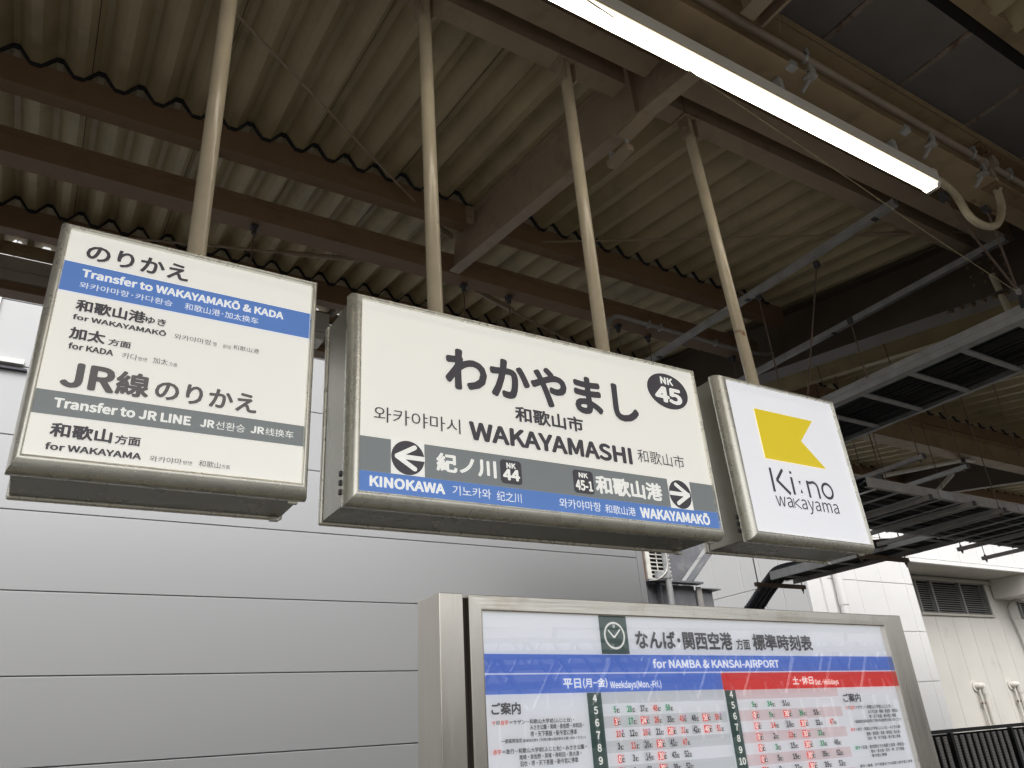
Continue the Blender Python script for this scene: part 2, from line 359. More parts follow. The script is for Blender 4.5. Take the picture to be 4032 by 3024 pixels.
# near-side rafters
def rn(x, w, depth, m): 
    a = (x, 1.72, dzn(1.72)+.02-depth); b = (x, -3.6, dzn(-3.6)+.0-depth)
    ob('rafter', MB().prism(ch(w, depth-.02, .012), a, b), m, roof)
rn(2.852, .105, .42, m_rafter); rn(7.1, .29, .6, m_purlin); rn(-4.6, .105, .42, m_rafter)
ob('gusset', MB().box(3.00, 3.02, 1.40, 1.74, 5.2, 5.55), m_rafter, roof)
for y in (-.8, -2.4): purlin(y, dzn(y)-.2, dzn(y)-.004, -14, 22, .12)
ob('eave_fascia', MB().box(-14, 22, -3.7, -3.62, 5.40, 5.80), m_purlin, roof)  # unseen fascia, added to keep sky light off the pole tops
# columns of the canopy, out of view to the right and left
for x in (-4.6, 7.1): ob('column', MB().box(x-.12, x+.12, 1.765, 2.005, 0, 5.04), m_girder, roof)
# cross bracing rods under the sheets
def rod(p0, p1, r=.009, m=None, nm='brace_rod', par=None):
    return ob(nm, MB().tube([p0, p1], r, 8), m or m_rafter, par or roof)
b1 = rod((.455, 3.417, 5.661), (2.377, 4.846, 5.874), .0095); rod((2.377, 4.846, 5.874), (2.80, 5.12, 5.915), .0095)
ob('turnbuckle', MB().tube([(2.62, 5.02, 5.895), (2.78, 5.11, 5.913)], .028, 8), m_rafter, roof)
rod((2.90, 5.20, 5.925), (5.75, 3.204, 5.629), .009); b2 = rod((5.75, 3.204, 5.629), (6.95, 2.36, 5.505), .009)
ob('turnbuckle', MB().tube([(5.95, 3.06, 5.607), (6.45, 2.71, 5.555)], .02, 8), m_rafter, roof)
rod((-1.6, 7.46, 6.262), (1.968, 6.103, 6.062), .012); ob('turnbuckle', MB().tube([(1.55, 6.26, 6.085), (2.25, 6.0, 6.046)], .024, 8), m_rafter, roof); rod((2.2, 6.02, 6.05), (3.0, 5.72, 6.0), .012)
rod((2.95, 5.80, 6.015), (5.6, 6.78, 6.165), .012); ob('turnbuckle', MB().tube([(3.55, 6.0, 6.047), (4.15, 6.23, 6.082)], .03, 8), m_rafter, roof)
# hanging rods with beam clamps under the eave beam
def hanger(x, y, zt, zb, lab, r=.006):
    t = thing('hanging_rod', (x, y, zb), lab, 'rod', 'threaded rods clamped under the canopy beams')
    ob('beam_clamp', MB().box(x-.028, x+.028, y-.03, y+.03, zt-.02, zt+.05).box(x-.015, x+.015, y-.018, y+.018, zt-.07, zt-.021), m_clampdark, t)
    ob('rod', MB().tube([(x, y, zt-.06), (x, y, zb)], r, 6), m_rustrod, t)
hanger(1.066, 5.30, 5.575, 4.6, 'thin rod hanging from the beam right of the leftmost sign pole')
hanger(3.018, 5.33, 5.575, 4.6, 'thin rod hanging just right of the second sign pole')
hanger(3.517, 5.33, 5.575, 4.7, 'short clamp and rod beside the turnbuckle, behind the main station name sign')
hanger(4.878, 5.33, 5.575, 4.4, 'thin rod hanging right of the third pole, beside the bent conduit')
hanger(5.331, 5.37, 5.575, 4.4, 'second thin rod right of the third pole, above the round number badge')
hanger(6.611, 5.34, 5.575, 4.4, 'thin rod hanging behind the fourth sign pole')
# conduit bent under the eave beam
cp_ = [(4.505, 5.12, 4.9), (4.50, 5.12, 5.096), (4.53, 5.12, 5.258), (4.562, 5.12, 5.399), (4.627, 5.12, 5.503), (4.732, 5.12, 5.547), (5.009, 5.12, 5.542), (5.678, 5.12, 5.541), (6.206, 5.12, 5.541), (6.575, 5.12, 5.543), (6.889, 5.12, 5.566), (7.104, 5.12, 5.621)]
ct = thing('bent_conduit', (4.5, 5.12, 4.9), 'grey conduit bending up and running under the beam above the main sign', 'conduit')
ob('pipe', MB().tube(smoothpath(cp_, 4), .022, 10), m_galvd, ct)
for x in (5.12, 5.28, 6.1): ob('saddle_clamp', MB().box(x-.012, x+.012, 5.09, 5.15, 5.51, 5.575), m_galv, ct)
# silver channels running away from camera
def lchan(x, z, y0, y1, lab, w=.055):
    t = thing('cable_channel', (x, y0, z), lab, 'channel', 'silver channels under the canopy')
    ob('channel', MB().box(x-w/2, x+w/2, y0, y1, z, z+.008).box(x-w/2, x-w/2+.006, y0, y1, z+.008, z+.06).box(x+w/2-.006, x+w/2, y0, y1, z+.008, z+.06), m_galv, t)
    for y in (y0+.2, (y0+y1)/2, y1-.3): ob('clip', MB().box(x-w/2-.008, x+w/2+.008, y-.02, y+.02, z-.006, z-.001), m_clampdark, t)
    return t
lchan(5.385, 5.30, 2.45, 5.6, 'long silver channel rising behind the fourth pole toward the lamp end')
lchan(6.76, 5.30, 2.3, 5.9, 'dim long silver channel passing behind the top edge of the yellow-logo sign')
def drop(x, y, zt, zb, lab, dx=0, dy=0):
    t = thing('hanging_rod', (x, y, zb), lab, 'rod', 'rusty rods dropping from the silver channels')
    ob('rod', MB().tube([(x, y, zt), (x+dx, y+dy, zb)], .007, 6), m_rustrod, t)
    ob('clip', MB().box(x-.02, x+.02, y-.02, y+.02, zt-.03, zt+.03), m_clampdark, t)
drop(5.42, 3.93, 5.29, 4.25, 'rusty rod dropping from the silver channel just right of the fourth pole')
drop(5.45, 3.29, 5.27, 4.1, 'rusty rod leaning down to the right end of the yellow-logo sign', .0, .44)
drop(6.05, 3.486, 4.95, 4.36, 'short rusty rod holding the left rail of the wide cable tray')
# ------------------------------------------------------------------ far wall across the tracks
fw = thing('facade_wall', (3, 13, -1.1), 'long silver-grey horizontal panel wall across the tracks behind the signs', 'wall')
zs = [-1.1, .63, 1.778, 2.926, 4.074, 5.235, 6.377, 7.522, 8.66, 9.8, 10.95]
for i in range(len(zs)-1):
    ob('wall_panel', MB().box(-18, 11.455, 13.0, 13.06, zs[i]+.009, zs[i+1]-.009), m_panel, fw, bev=.006)
ob('joint_backing', MB().box(-18, 11.455, 13.075, 13.15, -1.1, 10.9), m_panelgap, fw)
for z in zs[1:-1]: ob('joint_fin', MB().box(-18, 11.455, 13.004, 13.03, z-.0055, z-.0025), m_panel, fw)
ob('end_trim', MB().box(11.46, 11.62, 12.985, 13.15, -1.1, 10.9), m_panel, fw, bev=.008)
ob('ledge', MB().box(-18, -.66, 12.90, 12.995, 7.52, 7.60), m_whitewall, fw)
ob('ledge_drip', MB().box(-18, -.60, 12.93, 12.995, 7.43, 7.46), m_panelgap, fw)
ob('cover_strip', MB().box(-1.35, -1.16, 12.94, 12.995, 7.62, 10.9), m_whitewall, fw)
# ------------------------------------------------------------------ white building at right
wb = thing('station_building', (25, 16, -1.1), 'white precast panel station building with louvred openings under a deep soffit', 'building')
XJ = [19.73, 20.9, 22.17, 23.44, 24.71, 25.14]
ZJ = [-1.1, 1.1, 2.6, 4.1, 5.62, 7.1, 9.5, 12.5]
for i in range(len(XJ)-1):
    for j in range(len(ZJ)-1):
        ob('wall_panel', MB().box(XJ[i]+.008, XJ[i+1]-.008, 15.0, 15.034, ZJ[j]+.014, ZJ[j+1]-.014), m_whitewall, wb, bev=.006)
YJ = [15.03, 15.11, 15.93, 16.66, 17.45, 18.66, 19.6, 20.6, 21.6, 22.6]
for i in range(len(YJ)-1):
    for j in range(len(ZJ)-1):
        ob('wall_panel', MB().box(19.74, 19.768, YJ[i]+.010, YJ[i+1]-.010, ZJ[j]+.014, ZJ[j+1]-.014), m_whitewall, wb, bev=.01)
ob('core', MB().box(19.77, 25.12, 15.035, 24, -1.1, 12.4), m_whitewall, wb)
XU = [25.14, 25.98]+[27.25+1.27*k for k in range(16)]
for i in range(len(XU)-1):
    ob('wall_panel', MB().box(XU[i]+.008, XU[i+1]-.008, 15.0, 15.034, 6.56, 9.5), m_whitewall, wb, bev=.006)
    ob('wall_panel', MB().box(XU[i]+.008, XU[i+1]-.008, 15.0, 15.034, 9.53, 12.5), m_whitewall, wb, bev=.012)
ob('upper_core', MB().box(25.13, 47, 15.035, 24, 6.55, 12.4), m_whitewall, wb)
ob('fascia_band', MB().box(25.145, 47, 14.985, 15.12, 6.405, 6.535), m_whitewall, wb)
ob('soffit', MB().box(25.12, 47, 15.125, 16.7, 6.41, 6.50), m_soffit, wb)
YR = 16.57
ob('recess_wall', MB().box(25.1, 27.86, YR, YR+.2, -1.1, 6.4).box(27.86, 40, YR+.03, YR+.2, -1.1, 4.96).box(27.86, 47, YR+.02, YR+.2, 6.22, 6.4).box(32.56, 34.75, YR+.02, YR+.2, 4.96, 6.22).box(38, 47, YR+.02, YR+.2, -1.1, 6.22), m_beigewall, wb)
for x0 in [25.2+1.115*k for k in range(14)]:
    ob('wall_panel', MB().box(x0+.008, x0+1.107, YR-.01, YR+.028, -1.1, 4.94), m_beigewall, wb, bev=.008)
ob('sill', MB().box(27.7, 32.62, YR-.08, YR+.05, 4.955, 5.04), m_soffit, wb)
ob('lintel', MB().box(25.2, 33.0, YR-.10, YR+.05, 6.23, 6.33), m_soffit, wb)
for (xa, xb, zlo, zhi) in ((27.88, 28.80, 5.05, 6.20), (28.90, 30.70, 5.05, 6.20), (30.82, 32.45, 5.05, 6.20), (34.85, 37.4, 4.98, 5.60)):
    lv = ob('louvre', MB().box(xa-.04, xb+.04, YR+.16, YR+.18, zlo-.03, zhi+.03), m_void, wb)
    n = int((zhi-zlo)/.083)
    for k in range(n):
        z = zlo+.02+k*.083
        vs = [(xa, YR-.02, z), (xb, YR-.02, z), (xb, YR+.07, z+.055), (xa, YR+.07, z+.055)]; vs += [(a, b, c+.007) for a, b, c in vs]
        ob('slat', MB().add(vs, [(0, 1, 2, 3), (4, 7, 6, 5), (0, 4, 5, 1), (1, 5, 6, 2), (2, 6, 7, 3), (3, 7, 4, 0)]), m_louver, lv)
for x in (27.85, 28.85, 30.76, 32.50, 34.8): ob('mullion', MB().box(x-.045, x+.045, YR-.06, YR+.10, 5.045 if x < 34 else 4.97, 6.22 if x < 34 else 5.62), m_louver, wb)
ob('soffit_beam', MB().box(33.03, 34.7, 15.13, YR-.035, 5.68, 6.405), m_beigewall, wb)
ob('soffit_beam', MB().box(34.7, 47, YR-.25, YR-.035, 5.62, 6.405), m_beigewall, wb)
# downpipe on the front
dp = thing('downpipe', (21.0, 14.82, -1.1), 'wide white downpipe with a collar on the front of the white building', 'pipe')
ob('pipe', MB().tube([(20.98, 14.82, -1.1), (20.98, 14.82, 12)], .13, 20), m_whitewall, dp)
ob('collar', MB().tube([(20.98, 14.82, 4.80), (20.98, 14.82, 5.05)], .145, 20), m_whitewall, dp)
ob('box_duct', MB().box(20.35, 20.62, 14.93, 14.99, -1.1, 12), m_whitewall, dp)
for x, lab in ((29.97, 'white outlet pipe with elbow on the beige wall, the left one of two'), (32.37, 'white outlet pipe with elbow on the beige wall at the right frame edge')):
    t = thing('wall_pipe', (x, YR-.2, -1.1), lab, 'pipe', 'white outlet pipes on the beige wall')
    ob('elbow', MB().tube(smoothpath([(x-.2, YR+.0, 2.50), (x-.15, YR-.14, 2.50), (x-.02, YR-.2, 2.48), (x, YR-.2, 2.36), (x, YR-.2, 2.2)], 5), .105, 16), m_beigewall, t)
    ob('pipe', MB().tube([(x, YR-.2, 2.3), (x, YR-.2, -1.1)], .085, 16), m_beigewall, t)
    ob('flange', MB().tube([(x-.2, YR+.01, 2.5), (x-.2, YR-.06, 2.5)], .19, 20), m_beigewall, t)
    ob('drain_tube', MB().tube([(x-.20, YR-.14, 2.35), (x-.20, YR-.14, -1.1)], .035, 10), m_beigewall, t)
    ob('bracket', MB().box(x-.27, x-.05, YR-.16, YR-.1, 1.88, 1.95), m_rustrod, t)
t = thing('thin_cable', (33.9, YR-.08, 2), 'thin grey cable curving down the beige wall beside the right louvre', 'cable')
ob('cable', MB().tube(smoothpath([(35.2, YR-.30, 5.78), (34.5, YR-.28, 5.70), (33.95, YR-.1, 5.52), (33.75, YR-.08, 5.2), (33.85, YR-.08, 4.6), (34.0, YR-.08, 3.6), (34.1, YR-.08, 0)], 5), .035, 8), m_galvd, t)
# ------------------------------------------------------------------ steel and grille in the gap at Y 14
gp = thing('grey_steel_bracket', (13.4, 14, -1.1), 'grey steel beam and post between the panel wall and the white building', 'steelwork')
ob('beam', MB().box(12.60, 14.12, 14.05, 14.09, -1.1, 4.93), m_steelgrey, gp)
ob('flange', MB().box(12.55, 14.28, 13.85, 14.10, 4.955, 5.0), m_steelgrey, gp)
ob('end_plate', MB().box(14.14, 14.30, 13.98, 14.02, -1.1, 4.90), m_galvd, gp)
ob('post', MB().box(14.36, 14.72, 14.05, 14.3, -1.1, 4.84), m_steelgrey, gp)
ob('post_cap', MB().box(14.32, 14.96, 13.95, 14.35, 4.85, 4.875), m_steelgrey, gp)
ob('stiffener', MB().box(12.86, 12.89, 13.88, 14.04, -1.1, 4.945), m_steelgrey, gp)
# dark inclined stringer behind
gs = thing('inclined_girder', (14, 14.4, 5), 'dark inclined steel stringer behind the grey beam, under the main sign', 'steelwork')
ob('web', MB().prism([(-.03, -.9), (.03, -.9), (.03, .5), (-.03, .5)], (12.6, 14.6, 4.9), (15.6, 14.6, 7.6)), m_steelgrey, gs)
ob('flange', MB().prism([(-.15, -.95), (.15, -.95), (.15, -.905), (-.15, -.905)], (12.9, 14.5, 5.0), (15.9, 14.5, 7.7)), m_steelgrey, gs)
gr = thing('wall_grille', (13.0, 14.1, 5), 'cream slotted grille beside the galvanised conduit under the main sign', 'grille')
ob('frame', MB().box(12.70, 12.83, 14.08, 14.14, 5.0, 6.6), m_hole, gr)
ob('backing', MB().box(12.83, 13.5, 14.16, 14.18, 5.0, 6.6), m_void, gr)
for k in range(16): ob('slat', MB().box(12.83, 13.5, 14.10, 14.13, 5.06+k*.0985, 5.085+k*.0985), m_hole, gr)
for x in (13.04, 13.27): ob('slat', MB().box(x, x+.022, 14.08, 14.099, 5.0, 6.6), m_hole, gr)
ob('side_panel', MB().box(12.57, 12.69, 14.12, 14.15, 5.01, 6.6), m_rustrod, gr)
cd = thing('galvanised_conduit', (13.3, 13.7, -1.1), 'vertical galvanised conduit with a clamp in front of the cream grille', 'conduit')
ob('pipe', MB().tube([(12.99, 13.72, -1.1), (12.99, 13.72, 6.6)], .075, 16), m_galv, cd)
ob('clamp', MB().box(12.62, 12.90, 13.66, 13.76, 4.98, 5.15).tube([(12.99, 13.72, 5.0), (12.99, 13.72, 5.14)], .092, 16), m_galv, cd, bev=.01)
ob('cord', MB().tube(smoothpath([(12.9, 13.62, 5.8), (12.95, 13.62, 5.4), (12.88, 13.62, 5.15), (12.6, 13.62, 4.95), (12.3, 13.62, 4.9)], 6), .012, 6), m_hole, cd)
# ------------------------------------------------------------------ black fence
fe = thing('black_fence', (14, 8, -1.1), 'low black framed fence with grey perforated strips at the lower right', 'fence')
xp = [11.39, 13.24, 15.09, 16.94]
ob('top_rail', MB().box(11.3, 17.1, 7.96, 8.04, 1.345, 1.40), m_fence, fe)
ob('bottom_rail', MB().box(11.3, 17.1, 7.97, 8.03, -.6, -.54), m_fence, fe)
for x in xp: ob('post', MB().box(x-.035, x+.035, 7.965, 8.035, -1.1, 1.343), m_fence, fe)
for i in range(3):
    for k in range(9):
        x = xp[i]+.14+k*.1935
        st = ob('strip', MB().box(x-.045, x+.045, 8.0, 8.02, -.53, 1.30), m_fstrip, fe)
        mb = MB()
        for q in range(44): mb.box(x-.046, x+.046, 7.997, 7.9995, -.5+q*.041, -.495+q*.041)
        ob('slot_lines', mb, m_fence, st, kind='stuff')
ob('backing', MB().box(11.35, 17.0, 8.10, 8.12, -.55, 1.33), m_void, fe)
# low dark equipment so that the place does not end at the fence; neighbouring platform roof behind the camera
fr = thing('far_station_hall', (30, -28, -1.1), 'steel truss station hall behind the camera, seen only as reflections in the timetable cover', 'building')
for Y in (-24, -31, -38):
    tb_ = MB()
    for x in range(-6, 78, 3):
        h = 2.2; z = 2.5+.012*(x+6)+(-24-Y)*.22
        tb_.bar((x, Y, z), (x+3, Y, z+.036), .3, .3).bar((x, Y, z+h), (x+3, Y, z+h+.036), .3, .3).bar((x, Y, z), (x+1.5, Y, z+h), .16, .16).bar((x+1.5, Y, z+h), (x+3, Y, z), .16, .16)
    ob('truss', tb_, m_farroof, fr)
for x in range(0, 78, 6):
    ob('cross_beam', MB().bar((x, -22, 5.6), (x+1, -42, 8.4), .25, .4), m_farroof, fr)
    ob('column', MB().box(x-.15, x+.15, -24.2, -23.9, -1.1, 2.6), m_farroof, fr)
ob('low_wall', MB().box(-6, 78, -44, -43.7, -1.1, 1.2), m_farroof, fr)
for x in range(-6, 78, 2): ob('window_post', MB().box(x-.08, x+.08, -43.6, -43.4, 1.2, 5.2), m_farroof, fr)
# ================================================================== SIGNS
SPL = 2.5
def sign(name, loc, label, outer, inner, face_m):
    """outer / inner: (TLx,TLz, TRx,TRz, BRx,BRz, BLx,BLz) at the face plane"""
    t = thing(name, loc, label, 'sign')
    O = [(outer[i], outer[i+1]) for i in (0, 2, 4, 6)]; I = [(inner[i], inner[i+1]) for i in (0, 2, 4, 6)]
    fp = ob('face_panel', MB().poly([I[3], I[2], I[1], I[0]], SPL+.001), face_m, t, recalc=False)
    # make it a slab
    def lerp(a, b, k): return (a[0]+(b[0]-a[0])*k, a[1]+(b[1]-a[1])*k)
    # bullnose profile: k from inner(0) to outer(1), depth offset
    prof = [(0, .006), (0, -.010), (.05, -.0145), (.18, -.0165), (.38, -.0165), (.58, -.012), (.76, -.003), (.90, .010), (.975, .022), (1, .034), (1, .046), (.86, .050)]
    def ring(proff, ybase, sgn, nm):
        names = []
        for s in range(4):
            a, b = s, (s+1) % 4; vs = []
            for k, d in proff:
                for c in (a, b):
                    x, z = lerp(I[c], O[c], k); vs.append((x, ybase+sgn*d, z))
            fs = [(2*i, 2*i+1, 2*i+3, 2*i+2) for i in range(len(proff)-1)]
            m = MB().add(vs, fs, 0, True); o = ob(nm, m, m_frame, t); names.append(o)
        return names
    ring(prof, SPL, 1, 'frame_rail')
    # housing
    def inset(d):
        cx = sum(p[0] for p in O)/4; cz = sum(p[1] for p in O)/4
        return [(p[0]+(d if p[0] < cx else -d), p[1]+(d if p[1] < cz else -d)) for p in O]
    H = inset(.012); y0, y1 = SPL+.058, SPL+.285
    G = inset(.022); vs = [(x, SPL+.035, z) for x, z in G]+[(x, y0+.002, z) for x, z in G]
    q = [(0, 1, 5, 4), (1, 2, 6, 5), (2, 3, 7, 6), (3, 0, 4, 7)]
    ob('shadow_gap', MB().add(vs, q), m_housedark, t)
    vs = [(x, y0, z) for x, z in H]+[(x, y1, z) for x, z in H]
    ob('housing', MB().add(vs, q+[(0, 3, 2, 1), (4, 5, 6, 7)]), m_house, t, bev=.003)
    # thin lip on the front edge of the housing and the rear frame
    L2 = inset(.004); vs = [(x, y1+.006, z) for x, z in L2]+[(x, y1+.034, z) for x, z in L2]
    ob('rear_frame', MB().add(vs, q+[(0, 3, 2, 1), (4, 5, 6, 7)]), m_frame, t, bev=.008)
    L3 = inset(.020); vs = [(x, y1-.002, z) for x, z in L3]+[(x, y1+.008, z) for x, z in L3]
    ob('shadow_gap', MB().add(vs, q), m_housedark, t)
    # latches at the lower right
    bx, bz = O[2]; 
    ob('latch', MB().box(bx-.055, bx-.022, SPL+.045, SPL+.062, bz-.008, bz+.006), m_frame, t, bev=.002)
    ob('latch', MB().box(bx-.055, bx-.022, y1-.02, y1+.004, bz-.008, bz+.006), m_frame, t, bev=.002)
    lx, lz = O[3]
    for dzz in (() if lx < 0 else (.05, .085, .12)): ob('hinge', MB().box(lx-.006, lx+.012, SPL+.048, SPL+.064, lz+dzz, lz+dzz+.018), m_clampdark, t)
    return t, fp
sL, fL = sign('transfer_sign', (.325, 2.66, 2.41), 'square white transfer information sign with one blue and one grey band, leftmost hanging sign',
    (-.115, 3.288, .765, 3.292, .766, 2.416, -.115, 2.411), (-.083, 3.266, .738, 3.268, .738, 2.4655, -.083, 2.4625), m_face)
sM, fM = sign('station_name_sign', (1.83, 2.66, 2.41), 'wide white station name sign with a round NK 45 badge, middle hanging sign',
    (.898, 3.289, 2.757, 3.309, 2.761, 2.4175, .899, 2.411), (.943, 3.266, 2.742, 3.290, 2.7435, 2.4665, .944, 2.4625), m_face)
sK, fK = sign('logo_sign', (3.42, 2.66, 2.43), 'square cool white sign with a yellow notched flag logo, rightmost hanging sign',
    (2.92, 3.324, 3.899, 3.334, 3.912, 2.431, 2.945, 2.431), (2.986, 3.305, 3.868, 3.311, 3.898, 2.471, 2.995, 2.478), m_facec)
# stripes
def flat(name, par, m, pts, y, **k): return ob(name, MB().poly(pts, y), m, par, recalc=False, **k)
Y1, Y2, Y3, Y4 = SPL-.0012, SPL-.0024, SPL-.0036, SPL-.0048
flat('blue_stripe', fL, m_blue, [(-.0828, 3.0301), (.7367, 3.0356), (.7367, 3.1433), (-.0828, 3.1422)], Y1)
flat('grey_stripe', fL, m_greyband, [(-.083, 2.5969), (.7375, 2.6023), (.7375, 2.6796), (-.083, 2.6764)], Y1)
zb = lambda x: (x-.943)/1.8
flat('grey_stripe', fM, m_greyband, [(.944, 2.5426), (2.743, 2.548), (2.743, 2.6846), (.944, 2.6775)], Y1)
flat('blue_stripe', fM, m_blue, [(.944, 2.464), (2.743, 2.468), (2.743, 2.5478), (.944, 2.5424)], Y1)
flat('white_square', fM, m_white, [(1.069, 2.5434), (1.207, 2.5442), (1.207, 2.6807), (1.069, 2.6798)], Y2)
flat('white_square', fM, m_white, [(2.4515, 2.5440), (2.593, 2.5442), (2.593, 2.684), (2.4515, 2.6834)], Y2)
def disc(cx, cz, rx, rz, n=48): return [(cx+rx*math.cos(2*math.pi*i/n), cz+rz*math.sin(2*math.pi*i/n)) for i in range(n)]
flat('arrow_disc', fM, m_dark, disc(1.138, 2.6125, .0683, .0683), Y3)
flat('arrow_disc', fM, m_dark, disc(2.5215, 2.6140, .0695, .0695), Y3)
flat('number_badge', fM, m_dark, disc(2.5555, 3.1535, .134, .0972), Y1)
def stroke(mb, pts, w, y, round_=True):
    for (x0, z0), (x1, z1) in zip(pts, pts[1:]):
        L = math.hypot(x1-x0, z1-z0); nx, nz = -(z1-z0)/L*w/2, (x1-x0)/L*w/2
        mb.poly([(x0-nx, z0-nz), (x1-nx, z1-nz), (x1+nx, z1+nz), (x0+nx, z0+nz)], y)
    if round_:
        for i, (x, z) in enumerate(pts): mb.poly(disc(x, z, w/2, w/2, 16), y-.00015*(i+1))
    return mb
ob('arrow', stroke(stroke(MB(), [(1.1650, 2.6560), (1.0925, 2.6140), (1.1650, 2.5705)], .019, Y4), [(1.088, 2.614), (1.207, 2.614)], .019, Y4-.0006, False), m_white, fM, recalc=False)
ob('arrow', stroke(stroke(MB(), [(2.5000, 2.6600), (2.5720, 2.6150), (2.5000, 2.5690)], .019, Y4), [(2.4530, 2.615), (2.580, 2.615)], .019, Y4-.0006, False), m_white, fM, recalc=False)
def rrect(x0, x1, z0, z1, r, n=6):
    o = []
    for cx, cz, a in ((x1-r, z0+r, -90), (x1-r, z1-r, 0), (x0+r, z1-r, 90), (x0+r, z0+r, 180)):
        for i in range(n+1):
            t = math.radians(a+90*i/n); o.append((cx+r*math.cos(t), cz+r*math.sin(t)))
    return o
flat('number_tile', fM, m_dark, rrect(1.5445, 1.646, 2.5605, 2.6625, .016), Y2)
flat('number_tile', fM, m_dark, rrect(1.907, 2.015, 2.5595, 2.6635, .016), Y2)
flat('flag_logo', fK, m_yellow, [(3.1815, 2.8820), (3.675, 2.8815), (3.5134, 3.0262), (3.6564, 3.1687), (3.1765, 3.1687)], Y1)
# the logo's own thin letters
kb = MB()
stroke(kb, [(3.199, 2.701), (3.199, 2.832)], .0175, Y1, False)
stroke(kb, [(3.296, 2.833), (3.234, 2.767)], .017, Y1, False); stroke(kb, [(3.233, 2.770), (3.322, 2.700)], .018, Y1-.0002, False)
stroke(kb, [(3.357, 2.817), (3.357, 2.831)], .0165, Y1, False); stroke(kb, [(3.3545, 2.701), (3.3545, 2.798)], .0175, Y1, False)
kb.poly([(3.406, 2.7835), (3.416, 2.7605), (3.426, 2.7835)], Y1); kb.poly([(3.406, 2.7165), (3.426, 2.7165), (3.416, 2.7385)], Y1)
stroke(kb, [(3.478, 2.697), (3.478, 2.793)], .0165, Y1, False)
stroke(kb, [(3.486, 2.783)]+[(3.524+.034*math.cos(a), 2.757+.031*math.sin(a)) for a in [math.radians(130-i*13) for i in range(11)]]+[(3.558, 2.699)], .0155, Y1-.0003, False)
n = 40
for i in range(n):
    a0, a1 = 2*math.pi*i/n, 2*math.pi*(i+1)/n
    kb.poly([(3.6363+r*math.cos(a)*1.03, 2.7505+r*math.sin(a)) for r, a in ((.0335, a0), (.0485, a0), (.0485, a1), (.0335, a1))][::-1], Y1)
ob('logo_lettering', kb, m_dark, fK, recalc=False)
